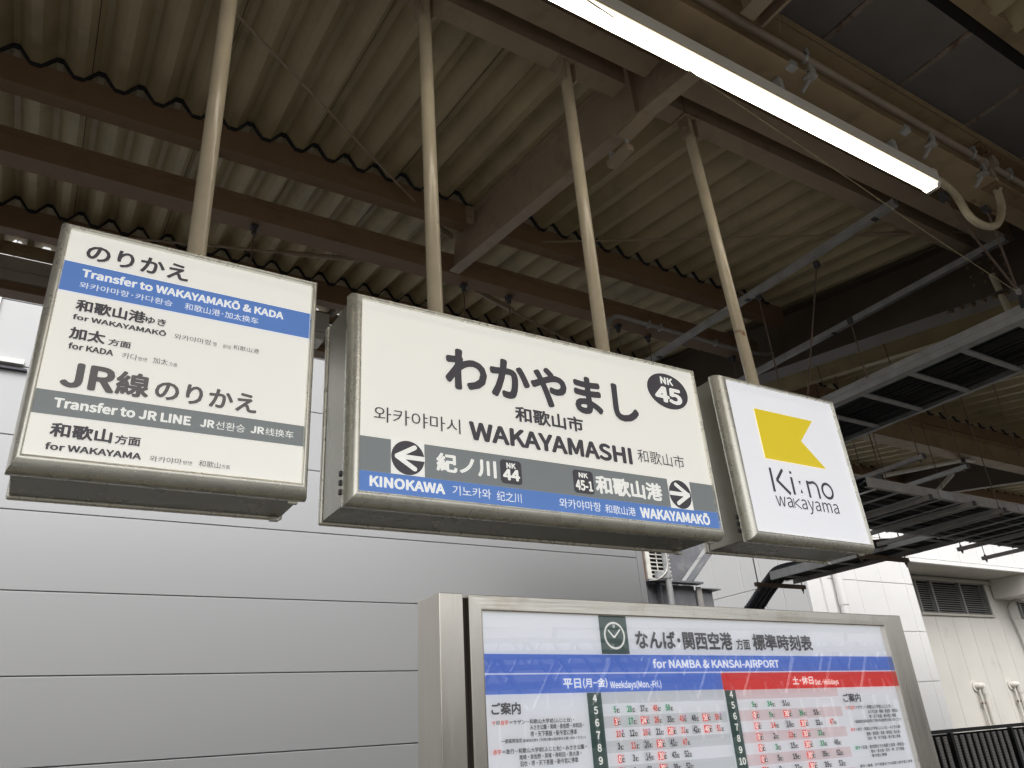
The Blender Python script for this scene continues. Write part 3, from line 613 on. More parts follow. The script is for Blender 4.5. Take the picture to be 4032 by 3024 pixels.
# ================================================================== printed text, positions in metres on each face
MT = {'dark': m_dark, 'white': m_white, 'white2': m_white, 'grey': m_grey, 'tdark': m_dark, 'red': m_redt, 'green': m_tgreent}
TXT=[
  ('L', 'dark', 'のりかえ', -0.0275, 0.2949, 3.1597, 3.2263, 0.03, ''),
  ('L', 'white', 'Transfer to WAKAYAMAKŌ & KADA', -0.0276, 0.6375, 3.092, 3.1223, 0.04, 'H'),
  ('L', 'white', '와카야마항･카다환승', -0.0273, 0.2562, 3.0495, 3.073, 0.0, ''),
  ('L', 'white', '和歌山港･加太换车', 0.2962, 0.5478, 3.0496, 3.0762, 0.01, ''),
  ('L', 'dark', '和歌山港', -0.0263, 0.1806, 2.9623, 3.0073, 0.035, ''),
  ('L', 'dark', 'ゆき', 0.1806, 0.2452, 2.9662, 2.9935, 0.03, ''),
  ('L', 'dark', 'for WAKAYAMAKŌ', -0.0281, 0.2507, 2.9304, 2.9488, 0.04, 'H'),
  ('L', 'dark', '와카야마항', 0.2764, 0.3965, 2.9284, 2.9493, 0.0, ''),
  ('L', 'dark', '행', 0.4016, 0.4142, 2.9278, 2.9443, 0.0, ''),
  ('L', 'dark', '前往', 0.4359, 0.4638, 2.9275, 2.9436, 0.0, ''),
  ('L', 'dark', '和歌山港', 0.4695, 0.5603, 2.9308, 2.9496, 0.0, ''),
  ('L', 'dark', '加太', -0.0282, 0.0745, 2.8602, 2.9037, 0.035, ''),
  ('L', 'dark', '方面', 0.0839, 0.1507, 2.8608, 2.8855, 0.03, ''),
  ('L', 'dark', 'for KADA', -0.0238, 0.1043, 2.8245, 2.8453, 0.04, 'H'),
  ('L', 'dark', '카다', 0.1301, 0.1755, 2.8224, 2.844, 0.0, ''),
  ('L', 'dark', '방면', 0.1786, 0.2047, 2.8235, 2.8387, 0.0, ''),
  ('L', 'dark', '加太', 0.2227, 0.2682, 2.8241, 2.8464, 0.0, ''),
  ('L', 'dark', '方面', 0.272, 0.2977, 2.8241, 2.8383, 0.0, ''),
  ('L', 'grey', 'JR', -0.0281, 0.1243, 2.693, 2.7805, 0.042, 'H'),
  ('L', 'grey', '線', 0.1253, 0.2245, 2.6926, 2.7788, 0.035, ''),
  ('L', 'grey', 'のりかえ', 0.2413, 0.5681, 2.6975, 2.7693, 0.03, ''),
  ('L', 'white', 'Transfer to JR LINE', -0.0307, 0.362, 2.6216, 2.6535, 0.042, 'H'),
  ('L', 'white', 'JR', 0.391, 0.4356, 2.6235, 2.6515, 0.04, 'H'),
  ('L', 'white', '선환승', 0.4404, 0.5353, 2.6225, 2.6519, 0.0, ''),
  ('L', 'white', 'JR', 0.554, 0.5994, 2.6259, 2.6523, 0.04, 'H'),
  ('L', 'white', '线换车', 0.6043, 0.7013, 2.6251, 2.6535, 0.01, ''),
  ('L', 'dark', '和歌山', -0.026, 0.1415, 2.5271, 2.5735, 0.035, ''),
  ('L', 'dark', '方面', 0.1499, 0.2226, 2.5284, 2.5594, 0.03, ''),
  ('L', 'dark', 'for WAKAYAMA', -0.0301, 0.2309, 2.4857, 2.5068, 0.04, 'H'),
  ('L', 'dark', '와카야마', 0.2552, 0.3498, 2.4844, 2.5046, 0.0, ''),
  ('L', 'dark', '방면', 0.3535, 0.3809, 2.4862, 2.5001, 0.0, ''),
  ('L', 'dark', '和歌山', 0.4014, 0.4684, 2.486, 2.5076, 0.0, ''),
  ('L', 'dark', '方面', 0.4717, 0.498, 2.4876, 2.5019, 0.0, ''),
  ('M', 'dark', 'わかやまし', 1.3068, 2.3392, 2.9375, 3.1349, 0.04, ''),
  ('M', 'dark', '和歌山市', 1.6342, 1.9945, 2.843, 2.916, 0.03, ''),
  ('M', 'dark', '와카야마시', 0.999, 1.3683, 2.7429, 2.8061, 0.0, ''),
  ('M', 'dark', 'WAKAYAMASHI', 1.4074, 2.2563, 2.727, 2.8075, 0.042, 'H'),
  ('M', 'dark', '和歌山市', 2.2913, 2.5816, 2.7463, 2.8111, 0.008, ''),
  ('M', 'white2', 'NK', 2.5128, 2.5973, 3.1882, 3.2281, 0.042, 'H'),
  ('M', 'white2', '45', 2.4633, 2.6419, 3.0848, 3.1732, 0.05, ''),
  ('M', 'white', '紀ノ川', 1.2564, 1.5249, 2.5746, 2.6522, 0.035, ''),
  ('M', 'white2', 'NK', 1.5728, 1.6177, 2.6261, 2.6498, 0.042, 'H'),
  ('M', 'white2', '44', 1.5538, 1.6348, 2.5741, 2.6227, 0.05, ''),
  ('M', 'white2', 'NK', 1.9366, 1.9858, 2.6286, 2.6515, 0.042, 'H'),
  ('M', 'white2', '45-1', 1.9153, 2.0065, 2.5708, 2.6177, 0.04, ''),
  ('M', 'white', '和歌山港', 2.0245, 2.4074, 2.5674, 2.6517, 0.035, ''),
  ('M', 'white', 'KINOKAWA', 0.9857, 1.2909, 2.4848, 2.5256, 0.042, 'H'),
  ('M', 'white', '기노카와', 1.3228, 1.4934, 2.4868, 2.5261, 0.0, ''),
  ('M', 'white', '纪之川', 1.5201, 1.6354, 2.484, 2.5251, 0.008, ''),
  ('M', 'white', '와카야마항', 1.8213, 2.0395, 2.4852, 2.5266, 0.0, ''),
  ('M', 'white', '和歌山港', 2.0618, 2.2312, 2.4837, 2.5222, 0.008, ''),
  ('M', 'white', 'WAKAYAMAKŌ', 2.2583, 2.6851, 2.4803, 2.5278, 0.042, 'H'),
  ('K', 'dark', 'waĸayama', 3.1939, 3.6944, 2.6265, 2.6801, 0.0, 'x'),
  ('T', 'tdark', 'なんば･関西空港', 1.6334, 2.0557, 1.8455, 1.9065, 0.035, ''),
  ('T', 'tdark', '方面', 2.0733, 2.1392, 1.8465, 1.8831, 0.03, ''),
  ('T', 'tdark', '標準時刻表', 2.1533, 2.4634, 1.8429, 1.9, 0.035, ''),
  ('T', 'white', 'for NAMBA & KANSAI-AIRPORT', 1.6918, 2.2664, 1.7885, 1.818, 0.035, 'H'),
  ('T', 'white', '平日', 1.3465, 1.4095, 1.7413, 1.7687, 0.03, ''),
  ('T', 'white', '(月−金)', 1.4165, 1.5059, 1.7395, 1.7688, 0.03, ''),
  ('T', 'white', 'Weekdays(Mon.-Fri.)', 1.5153, 1.7148, 1.7373, 1.7577, 0.03, 'H'),
  ('T', 'white', '土･休日', 2.3175, 2.4267, 1.7308, 1.7596, 0.03, ''),
  ('T', 'white', 'Sat.･Holidays', 2.4331, 2.5631, 1.729, 1.7466, 0.03, 'H'),
  ('T', 'tdark', 'ご案内', 1.1067, 1.199, 1.6803, 1.7119, 0.03, ''),
  ('T', 'tdark', 'ご案内', 2.5673, 2.6678, 1.6669, 1.6974, 0.03, ''),
  ('T', 'red|tdark|red|tdark', 'サ|印|自字|＝サザン―和歌山大学前(ふじと台)・', 1.1067, 1.3738, 1.6542, 1.6676, 0.008, 'LINE'),
  ('T', 'tdark', 'みさき公園・尾崎・泉佐野・岸和田・', 1.2251, 1.4067, 1.6385, 1.6523, 0.008, 'LINE'),
  ('T', 'tdark', '堺・天下茶屋・新今宮に停車', 1.2251, 1.3801, 1.6218, 1.6364, 0.008, 'LINE'),
  ('T', 'tdark', '一部座席指定', 1.1335, 1.1976, 1.6111, 1.6217, 0.008, 'LINE'),
  ('T', 'tdark', '(座席指定席をご利用の際は指定券をお買い求めください)', 1.1989, 1.4079, 1.6097, 1.6186, 0.008, 'LINE'),
  ('T', 'red|tdark', '赤字|＝急行―和歌山大学前(ふじと台)・みさき公園・', 1.1068, 1.4088, 1.5838, 1.5979, 0.008, 'LINE'),
  ('T', 'tdark', '尾崎・泉佐野・貝塚・岸和田・泉大津・', 1.1858, 1.3886, 1.5678, 1.5815, 0.008, 'LINE'),
  ('T', 'tdark', '羽衣・堺・天下茶屋・新今宮に停車', 1.1869, 1.3763, 1.5515, 1.5662, 0.008, 'LINE'),
  ('T', 'red|tdark|red|tdark', 'サ|印|自字|＝サザン―和歌山大学前(ふじと台)・', 2.5699, 2.8448, 1.641, 1.6558, 0.008, 'LINE'),
  ('T', 'tdark', 'みさき公園・尾崎・泉佐野・岸和田・', 2.6919, 2.8752, 1.6246, 1.6384, 0.008, 'LINE'),
  ('T', 'tdark', '堺・天下茶屋・新今宮に停車', 2.692, 2.8515, 1.6086, 1.6219, 0.008, 'LINE'),
  ('T', 'tdark', '一部座席指定(座席指定席をご利用の際は指定券をお買い求めください)', 2.5983, 2.8784, 1.5954, 1.6078, 0.008, 'LINE'),
  ('T', 'red|tdark', '赤字|＝急行―和歌山大学前(ふじと台)・みさき公園・', 2.571, 2.8667, 1.5702, 1.5835, 0.008, 'LINE'),
  ('T', 'tdark', '尾崎・泉佐野・貝塚・岸和田・泉大津・', 2.6534, 2.8557, 1.553, 1.5667, 0.008, 'LINE'),
  ('T', 'tdark', '羽衣・堺・天下茶屋・新今宮に停車', 2.653, 2.847, 1.5385, 1.5512, 0.008, 'LINE'),
  ('T', 'green|tdark', '緑字|＝区急―泉佐野までの各駅と貝塚・岸和田・', 2.573, 2.8642, 1.5114, 1.5254, 0.008, 'LINE'),
  ('T', 'tdark', '春木・泉大津・羽衣・堺・天下茶屋・', 2.6553, 2.8573, 1.497, 1.5095, 0.008, 'LINE'),
  ('T', 'tdark', '新今宮に停車', 2.6553, 2.7406, 1.4843, 1.4952, 0.008, 'LINE'),
  ('T', 'tdark', '黒字＝普通―天下茶屋までの各駅と新今宮に停車', 2.5758, 2.8802, 1.4545, 1.4663, 0.008, 'LINE'),
]

YT = 1.915
XT0, KT = 1.09, .0077
zf = lambda x: KT*(x-XT0)          # the board hangs a hair out of level: text is laid out level, the board is then turned
jobs = {}; single = []
for panel, col, s, x0, x1, z0, z1, bold, ref in TXT:
    if panel == 'K':                   # the logo's k has no ascender
        a0, a1, _, _ = bb(glyphs('wakayama')[0]); xh = bb(glyphs('x')[0])[3]; k = (x1-x0)/(a1-a0); kz = (z1-z0)/xh
        e = lambda t: bb(glyphs(t)[0])[1]
        for piece, off in (('wa', a0), ('ayama', e('wakayama')-(e('ayama')-bb(glyphs('ayama')[0])[0]))):
            b0, b1, c0, c1 = bb(glyphs(piece)[0]); mb_ = MB()
            text(mb_, piece, x0+(off-a0)*k, x0+(off-a0)*k+(b1-b0)*k, z0, z1, .008, Y1, 'x'); single.append((panel, col, mb_))
        ka = x0+(e('wa')-a0+.10)*k; kb_ = x0+(e('wak')-a0)*k; mb_ = MB()
        stroke(mb_, [(ka, z0), (ka, z1)], .0062, Y1, False); stroke(mb_, [(kb_-.003, z1), (ka+.008, (z0+z1)/2+.001)], .0062, Y1, False); stroke(mb_, [(ka+.008, (z0+z1)/2), (kb_+.001, z0)], .0066, Y1-.0002, False)
        single.append((panel, col, mb_)); continue
    if panel == 'T':
        z0 += zf(x1); z1 += zf(x0)
    y = {'white2': Y4}.get(col, Y3) if panel != 'T' else YT-.0042
    if '|' in col or ref == 'LINE':
        cols = col.split('|'); runs = s.split('|'); full = ''.join(runs)
        vs, _ = glyphs(full, bold); a0, a1, _, _ = bb(vs); pre = ''
        for c, r_ in zip(cols, runs):
            e1 = bb(glyphs(pre+r_, bold)[0])[1]; w = bb(glyphs(r_, bold)[0]); e0 = e1-(w[1]-w[0])
            k = (x1-x0)/(a1-a0)
            mb_ = MB(); text(mb_, r_, x0+(e0-a0)*k, x0+(e1-a0)*k, z0, z1, .022, y, 'LINE'); single.append((panel, c, mb_))
            pre += r_
    else:
        mb_ = MB(); text(mb_, s, x0, x1, z0, z1, bold, y, ref); single.append((panel, col, mb_))
# ------------------------------------------------------------------ poles
def pole(xb, xt, zb, zt, lab):
    t = thing('hanging_pole', (xb, 2.665, zb), lab, 'pole', 'cream steel poles carrying the hanging signs')
    ob('tube', MB().tube([(xb, 2.665, zb), (xt, 2.665, zt)], .0355, 24), m_pole, t)
    ob('base_flange', MB().tube([(xb, 2.665, zb-.004), (xb, 2.665, zb+.012)], .055, 20), m_frame, t)
    for s in (-1, 1):
        ob('clamp_plate', MB().box(xt+s*.040-.006, xt+s*.040+.006, 2.615, 2.70, zt-.16, zt+.0), m_rafter, t)
        ob('bolt', MB().tube([(xt+s*.047, 2.65, zt-.09), (xt+s*.065, 2.65, zt-.09)], .013, 6), m_rafter, t)
    ob('top_plate', MB().box(xt-.07, xt+.07, 2.605, 2.745, zt-.004, zt+.006), m_rafter, t)
pole(.332, .326, 3.292, 5.446, 'cream pole over the leftmost transfer sign')
pole(1.357, 1.338, 3.296, 5.446, 'cream pole on the left half of the station name sign, second from the left')
pole(2.314, 2.310, 3.306, 5.446, 'cream pole on the right half of the station name sign, near the badge')
pole(3.436, 3.343, 3.332, 5.446, 'cream leaning pole over the yellow-logo sign')
# saddle plates on the purlin above poles
for x in (1.338, 2.31, 3.343): ob('saddle', MB().box(x-.06, x+.06, 2.600, 2.6095, 5.44, 5.60).box(x-.06, x+.06, 2.600, 2.75, 5.447, 5.4535), m_rafter, roof)
# ================================================================== TIMETABLE BOARD
tb = thing('timetable_board', (2, 1.97, 0), 'stainless framed train timetable board with blue and red header bands at the bottom', 'notice board')
tb.rotation_euler = (0, KT, 0)
WM[tb.name] = Matrix.Translation(Vector((2, 1.97, 0)))
tb.location = (2-.0138, 1.97, -KT*.91+.0)
x0, x1, zt, zbt = 1.083, 2.897, 1.9475, .95
pn = ob('paper_panel', MB().rect(x0-.01, x1+.035, zbt-.03, zt+.01, YT), m_paper, tb, recalc=False)
def bd(nm, m, a, b, c, d, y): return ob(nm, MB().rect(a, b, c, d, y), m, pn, recalc=False)
bd('blue_band', m_tblue, x0, x1+.03, 1.7865, 1.8368, YT-.0012)
bd('blue_band', m_tblue, x0, 1.9805, 1.7323, 1.7827, YT-.0012)
bd('red_band', m_red, 1.9805, x1+.03, 1.7295, 1.7827, YT-.0013)
bd('hour_column', m_tgreen, 1.428, 1.4795, zbt, 1.7315, YT-.0024)
bd('hour_column', m_tgreen, 1.983, 2.0315, zbt, 1.729, YT-.0024)
for h in range(4, 26):
    z = 1.6838-.0325*(h-5)
    if z < 1.0: break
    if h % 2 == 0:
        bd('row_tint', m_pgrey, 1.4795, 1.976, z-.01625, z+.01625, YT-.0010)
        bd('row_tint', m_ppink, 2.0315, 2.55, z-.01625, z+.01625, YT-.0011)
bd('clock_tile', m_tgreen, 1.4995, 1.607, 1.8385, 1.9475, YT-.0012)
ck = MB(); n = 40
for i in range(n):
    a0, a1 = 2*math.pi*i/n, 2*math.pi*(i+1)/n
    ck.poly([(1.5545+r*math.cos(a), 1.8925+r*math.sin(a)) for r, a in ((.0345, a0), (.0405, a0), (.0405, a1), (.0345, a1))][::-1], YT-.0024)
stroke(ck, [(1.531, 1.9085), (1.5525, 1.8865), (1.578, 1.911)], .0050, YT-.0024, False)
stroke(ck, [(1.5525, 1.915), (1.5525, 1.925)], .0025, YT-.0024, False); stroke(ck, [(1.5572, 1.915), (1.5572, 1.925)], .0025, YT-.0024, False)
ob('clock_symbol', ck, m_white, pn, recalc=False)
# departures: minute, colour, platform.   k black g green r red b white on red box o outlined  'd' red with diamond
LEFT = {5: '5g4 28g6 37k5 48r4 58g5', 6: '3b4 17g6 24b4 26r5 33k6 43d5 48k6 56b4 59d5', 7: '10d4 12k6 18d5 21k6 28b4 31r5 42o6 48b4 51r5',
        8: '3k4 11r4 20o5 30b4 41o6 47r5', 9: '0b4 3k6 14o5 30b4 43k5 52k6', 10: '0b4 9k6 22k5 30b4 39k5 52k6'}
RIGHT = {5: '9g4 34g6 51k5', 6: '0b4 9g5 30b4 36g5 53k6', 7: '0b4 14r5 18o6 30b4 32k5 47r5', 8: '0b4 2k5 13r4 30b4 32g5', 9: '0b4 3g6 15k6 30b4 33g5 48k5', 10: '0b4 5k5 19k6 30b4 39k6 52k5', 11: '0b4 9k6 22k5 30b4 39k5 52k5'}
LM = {'k': 'tdark', 'g': 'green', 'r': 'red', 'b': 'white', 'o': 'tdark', 'd': 'red'}
def J(c): return jobs.setdefault(('T', c), MB())
def entries(tab, xs, dx, ws):
    for h, line in tab.items():
        zc = 1.6838-.0325*(h-5)
        for k, tok in enumerate(line.split()):
            pf, c, num = tok[-1], tok[-2], tok[:-2]; x = xs+dx*k; dw = .0094*ws; w = dw*len(num) if len(num) > 1 else .010*ws
            top, bot = zc+.0095, zc-.0085
            if c == 'b': J('redbox').rect(x-.0015, x+w+.0015, bot-.0015, top+.0015, YT-.0030)
            if c == 'o':
                for a, b_, cc, d in ((x-.002, x+w+.002, top+.0012, top+.002), (x-.002, x+w+.002, bot-.002, bot-.0012), (x-.002, x-.0012, bot-.002, top+.002), (x+w+.0012, x+w+.002, bot-.002, top+.002)): J('tdark').rect(a, b_, cc, d, YT-.0030)
            text(J(LM[c]), num, x, x+w-.0008, bot, top, .045, YT-.0042)
            xb = x+w+.0025; J('tdark').rect(xb, xb+.0095*ws, bot, bot+.0105, YT-.0031)
            text(J('white'), pf, xb+.0022, xb+.0075*ws, bot+.0015, bot+.009, .03, YT-.0044)
            if c == 'b': text(J('red'), 'サ', xb, xb+.0085*ws, bot+.0112, top+.001, .03, YT-.0042)
            if c == 'd': J('magenta').poly([(xb+.0045, bot+.011), (xb+.0075, bot+.0155), (xb+.0045, top+.003), (xb+.0015, bot+.0155)], YT-.0030)
entries(LEFT, 1.5185, .0502, 1.0); entries(RIGHT, 2.095, .0742, 1.25)
for xs in (1.4537, 2.0085):
    for h in range(4, 25):
        z = 1.6838-.0325*(h-5)
        if z < 1.0: break
        w = .0075 if h < 10 else .015
        text(J('white'), str(h), xs-w, xs+w, z-.0105, z+.0105, .04, YT-.0042)
MT['redbox'] = m_red; MT['magenta'] = m_magenta
for (panel, col), mb in jobs.items():
    par = {'L': fL, 'M': fM, 'K': fK, 'T': pn}[panel]
    nm = {'dark': 'dark_lettering', 'tdark': 'dark_lettering', 'white': 'white_lettering', 'white2': 'badge_lettering', 'grey': 'grey_lettering', 'red': 'red_lettering', 'green': 'green_lettering', 'redbox': 'red_boxes', 'magenta': 'magenta_marks'}[col]
    ob(nm, mb, MT[col], par, recalc=False, kind='stuff')
for panel, col, mb in single: ob('lettering', mb, MT[col], {'L': fL, 'M': fM, 'K': fK, 'T': pn}[panel], recalc=False)
# children of pn live in world space under a parent that is turned: give them the parent's rest matrix
fx0, fx1, fzt = 1.041, 2.945, 1.991
fprof = [(0, .014), (0, -.004), (.10, -.006), (.96, -.006), (1, -.004), (1, .05)]
I = [(x0, zbt), (x1, zbt), (x1, zt), (x0, zt)]; O = [(fx0, zbt-.042), (fx1, zbt-.042), (fx1, fzt), (fx0, fzt)]
for s in range(4):
    a, b = s, (s+1) % 4; vs = []
    for k, d in fprof:
        for c in (a, b): vs.append((I[c][0]+(O[c][0]-I[c][0])*k, 1.9+d, I[c][1]+(O[c][1]-I[c][1])*k))
    ob('frame_rail', MB().add(vs, [(2*i, 2*i+1, 2*i+3, 2*i+2) for i in range(len(fprof)-1)]), m_stainh if s % 2 == 0 else m_stain, tb)
ob('cabinet', MB().box(fx0+.004, fx1-.004, 1.93, 2.02, zbt-.03, fzt-.004), m_stain, tb)
for a, b in ((.953, 1.025), (2.954, 3.027)):
    ob('post', MB().box(a, b, 1.9, 2.04, 0, 1.993), m_stain, tb, bev=.0015)
for a, b in ((1.0255, 1.0405), (2.9455, 2.9535)): ob('gap_strip', MB().box(a, b, 1.915, 2.03, .9, 1.985), m_gap, tb)
# clear cover sheet with weak mirror reflection
gm = bpy.data.materials.new('clear_cover'); gm.use_nodes = True; gn = gm.node_tree; gn.nodes.clear()
tr = gn.nodes.new('ShaderNodeBsdfTransparent'); gl = gn.nodes.new('ShaderNodeBsdfGlossy'); gl.inputs['Roughness'].default_value = .012
frn = gn.nodes.new('ShaderNodeFresnel'); frn.inputs['IOR'].default_value = 2.2; mxs = gn.nodes.new('ShaderNodeMixShader'); oo = gn.nodes.new('ShaderNodeOutputMaterial')
gn.links.new(frn.outputs[0], mxs.inputs[0]); gn.links.new(tr.outputs[0], mxs.inputs[1]); gn.links.new(gl.outputs[0], mxs.inputs[2]); gn.links.new(mxs.outputs[0], oo.inputs[0])
ob('clear_cover', MB().rect(x0, x1, zbt, zt, 1.907), gm, tb, recalc=False)
# ================================================================== LAMP
lp = thing('batten_lamp', (3, 1.91, 4.85), 'long lit white batten lamp under the girder at the upper right', 'lamp')
lx0, lx1 = .2, 4.745
hp = [(-.055, .012), (-.057, .10), (-.03, .125), (.03, .125), (.052, .10), (.05, .012)]
ob('housing', MB().prism([(-a, b+4.845) for a, b in hp], (lx0, 1.912, 0), (lx1, 1.912, 0)), m_lamphouse, lp)
lpf = [(.050*math.cos(math.radians(a)), .006+.034*math.sin(math.radians(a))) for a in range(180, 361, 15)]
ob('lens', MB().prism([(-a, b+4.845) for a, b in lpf], (lx0, 1.912, 0), (lx1, 1.912, 0), smooth=True), m_lens, lp)
ob('lens_side', MB().prism([(-a, b+4.845) for a, b in [(-.0525, -.006), (-.0525, .0038), (-.0495, .0038), (-.0480, -.008), (-.036, -.0185), (-.0375, -.0205), (-.0465, -.0135)]], (lx0, 1.912, 0), (lx1, 1.912, 0)), m_lensside, lp)
ob('seam', MB().prism([(-a, b+4.845) for a, b in [(-.0575, .004), (-.0575, .011), (.053, .011), (.053, .004)]], (lx0, 1.912, 0), (lx1, 1.912, 0)), m_conduit, lp)
ob('end_cap', MB().prism([(-a, b+4.845) for a, b in [(-.062, .0), (-.062, .105), (-.035, .132), (.035, .132), (.058, .105), (.058, .0), (.04, -.035), (-.04, -.035)]], (lx1, 1.912, 0), (lx1+.028, 1.912, 0)), m_lamphouse, lp, bev=.004)
for x in (1.6, 3.25, 4.35):
    ob('bracket', MB().box(x-.02, x+.02, 1.86, 1.95, 4.965, 5.046).box(x-.03, x+.03, 1.752, 1.80, 5.03, 5.075), m_galv, lp, bev=.004)
lp2 = thing('batten_lamp', (3, -1.6, 4.9), 'long lit batten lamp behind the camera, seen as a yellow streak in the timetable cover', 'lamp')
ob('housing', MB().prism([(-a, b+4.95) for a, b in hp], (-1.5, -1.6, 0), (3.2, -1.6, 0)), m_lamphouse, lp2)
ob('lens', MB().prism([(-a, b+4.95) for a, b in lpf], (-1.5, -1.6, 0), (3.2, -1.6, 0), smooth=True), m_lens, lp2)
for x in (-1, 2.7): ob('bracket', MB().tube([(x, -1.6, 5.07), (x, -1.6, dzn(-1.6))], .01, 8), m_galv, lp2)
# S-shaped cable tail
st = thing('curved_conduit', (5.2, 1.87, 4.65), 'cream flexible conduit looping from the lamp end up to the junction box', 'conduit')
sc = [(4.765, 1.912, 4.905), (4.90, 1.912, 4.95), (5.0, 1.91, 4.925), (5.055, 1.902, 4.86), (5.06, 1.893, 4.79), (5.06, 1.885, 4.72), (5.085, 1.876, 4.665), (5.145, 1.868, 4.637), (5.245, 1.859, 4.640), (5.37, 1.851, 4.69), (5.48, 1.842, 4.80), (5.545, 1.834, 4.91), (5.548, 1.825, 5.006), (5.54, 1.817, 5.07), (5.520, 1.808, 5.133)]
ob('tube', MB().tube(smoothpath(sc, 5), 0.025, 14, rf=lambda i: .025+(.0010 if i % 2 else 0)), m_conduit, st)
ob('coupling', MB().tube([(5.545, 1.82, 5.03), (5.527, 1.810, 5.11)], .032, 14), m_conduit, st)
ob('junction_box', MB().tube([(5.515, 1.80, 5.12), (5.505, 1.80, 5.20)], .021, 12).tube([(5.40, 1.80, 5.245), (5.60, 1.80, 5.245)], .034, 14).tube([(5.50, 1.74, 5.245), (5.50, 1.83, 5.245)], .045, 16), m_pipe, st)
# pipe along the girder web
pp = thing('girder_pipe', (2, 1.80, 5.24), 'brown painted conduit pipe running along the girder above the lamp', 'pipe')
ob('pipe', MB().tube([(-5, 1.80, 5.245), (5.42, 1.80, 5.245)], .027, 16).tube([(5.58, 1.80, 5.245), (8.1, 1.80, 5.245)], .027, 16), m_pipe, pp)
for x in (3.45, 5.28, 5.78): ob('saddle_clamp', MB().tube([(x-.012, 1.80, 5.245), (x+.012, 1.80, 5.245)], .033, 14).box(x-.012, x+.012, 1.76, 1.79, 5.24, 5.30), m_galv, pp)
for x in (3.40, 4.62, 5.25):
    t = thing('beam_clamp', (x, 1.765, 5.05), {3.40: 'cast grey beam clamp gripping the girder flange at the middle of the lamp', 4.62: 'cast grey beam clamp near the right end of the lamp', 5.25: 'small grey beam clamp beside the junction box'}[x], 'clamp', 'cast beam clamps on the girder flange')
    ob('body', MB().box(x-.03, x+.03, 1.735, 1.80, 5.02, 5.046).box(x-.022, x+.022, 1.735, 1.755, 5.05, 5.11).box(x-.022, x+.022, 1.758, 1.80, 5.068, 5.09), m_galvd, t, bev=.005)
    ob('stem', MB().tube([(x, 1.78, 5.02), (x-.02, 1.83, 4.96)], .014, 8), m_galvd, t)
hk = thing('lamp_strap', (3.19, 1.72, 5.0), 'thin strip hanging down beside the girder pipe', 'strap')
ob('strap', MB().bar((3.22, 1.70, 5.62), (3.18, 1.74, 5.26), .012, .004), m_conduit, hk)
# junction box hanging under the rafter
jb = thing('small_box', (2.86, 2.9, 5.07), 'small metal box clipped under the rafter between the two right poles', 'box')
ob('body', MB().box(2.84, 2.905, 2.775, 2.985, 5.085, 5.135), m_rafter, jb, bev=.006)
ob('clip', MB().box(2.855, 2.885, 2.94, 2.965, 5.137, 5.2).box(2.855, 2.885, 2.79, 2.80, 5.137, 5.19), m_galv, jb)
# ================================================================== TRAYS
tr1 = thing('cable_tray', (6.6, 3, 4.3), 'wide galvanised ladder tray full of black cables running away above the logo sign', 'cable tray', 'ladder cable trays under the canopy')
def crail(mb, x, y0, y1, z, h, s, lip=.03):
    """C rail along Y, web at x, flanges towards s"""
    a, b = sorted((x, x+s*.004)); mb.box(a, b, y0, y1, z, z+h)
    a, b = sorted((x+s*.0041, x+s*lip)); mb.box(a, b, y0, y1, z, z+.004).box(a, b, y0, y1, z+h-.004, z+h)
    return mb
ob('side_rail', crail(MB(), 6.135, .2, 4.75, 4.30, .115, 1, .10).box(6.128, 6.1345, .2, 4.75, 4.355, 4.368), m_galv, tr1)
ob('side_rail', crail(MB(), 7.19, .2, 4.75, 4.30, .115, -1, .05), m_galv, tr1)
for k in range(10):
    y = 4.62-.4725*k+.0; y = 4.152-.4725*(k-1)
    ob('rung', MB().box(6.24, 7.14, y-.024, y+.024, 4.305, 4.33), m_galv, tr1, bev=.004)
cb = MB()
for k in range(58):
    x = 6.25+random.random()*.88; z = 4.335+random.random()*.05; r = .007+.010*random.random(); y0 = .2; pts = []
    for i in range(8): pts.append((x+random.uniform(-.018, .018), y0+i*.65, z+random.uniform(-.004, .006)))
    cb.tube(pts, r, 6, mi=random.choice([0]*14+[1, 2, 3]))
cb.box(6.24, 7.15, .2, 4.74, 4.40, 4.41)
ob('cables', cb, [m_cable, m_cableg, m_cabler, m_cablew], tr1, kind='stuff')
# diagonal hanger rods at the tray's near end
hb = (5.95, 2.09, 4.44)
for a, lab in (((5.0, 1.958, 4.84), 'dark rod from the lamp end clamp down to the tray rail'), ((5.68, 1.98, 5.0), 'dark rod from the girder clamp down to the tray rail')):
    t = thing('tray_hanger', a, lab, 'rod', 'rods holding the tray rail')
    ob('rod', MB().tube([a, hb], .0085, 8), m_rustrod, t)
    ob('clamp', MB().box(a[0]-.03, a[0]+.03, a[1]-.02, a[1]+.02, a[2], a[2]+.07), m_clampdark, t)
t = thing('rod_hub', hb, 'small pale metal eye where the rods meet at the right frame edge', 'fitting')
ob('eye', MB().box(hb[0]-.025, hb[0]+.03, hb[1]-.01, hb[1]+.01, hb[2]-.03, hb[2]+.02), m_galv, t)
ob('link', MB().bar((hb[0]+.02, hb[1], hb[2]-.02), (6.12, 2.16, 4.38), .03, .02), m_clampdark, t)
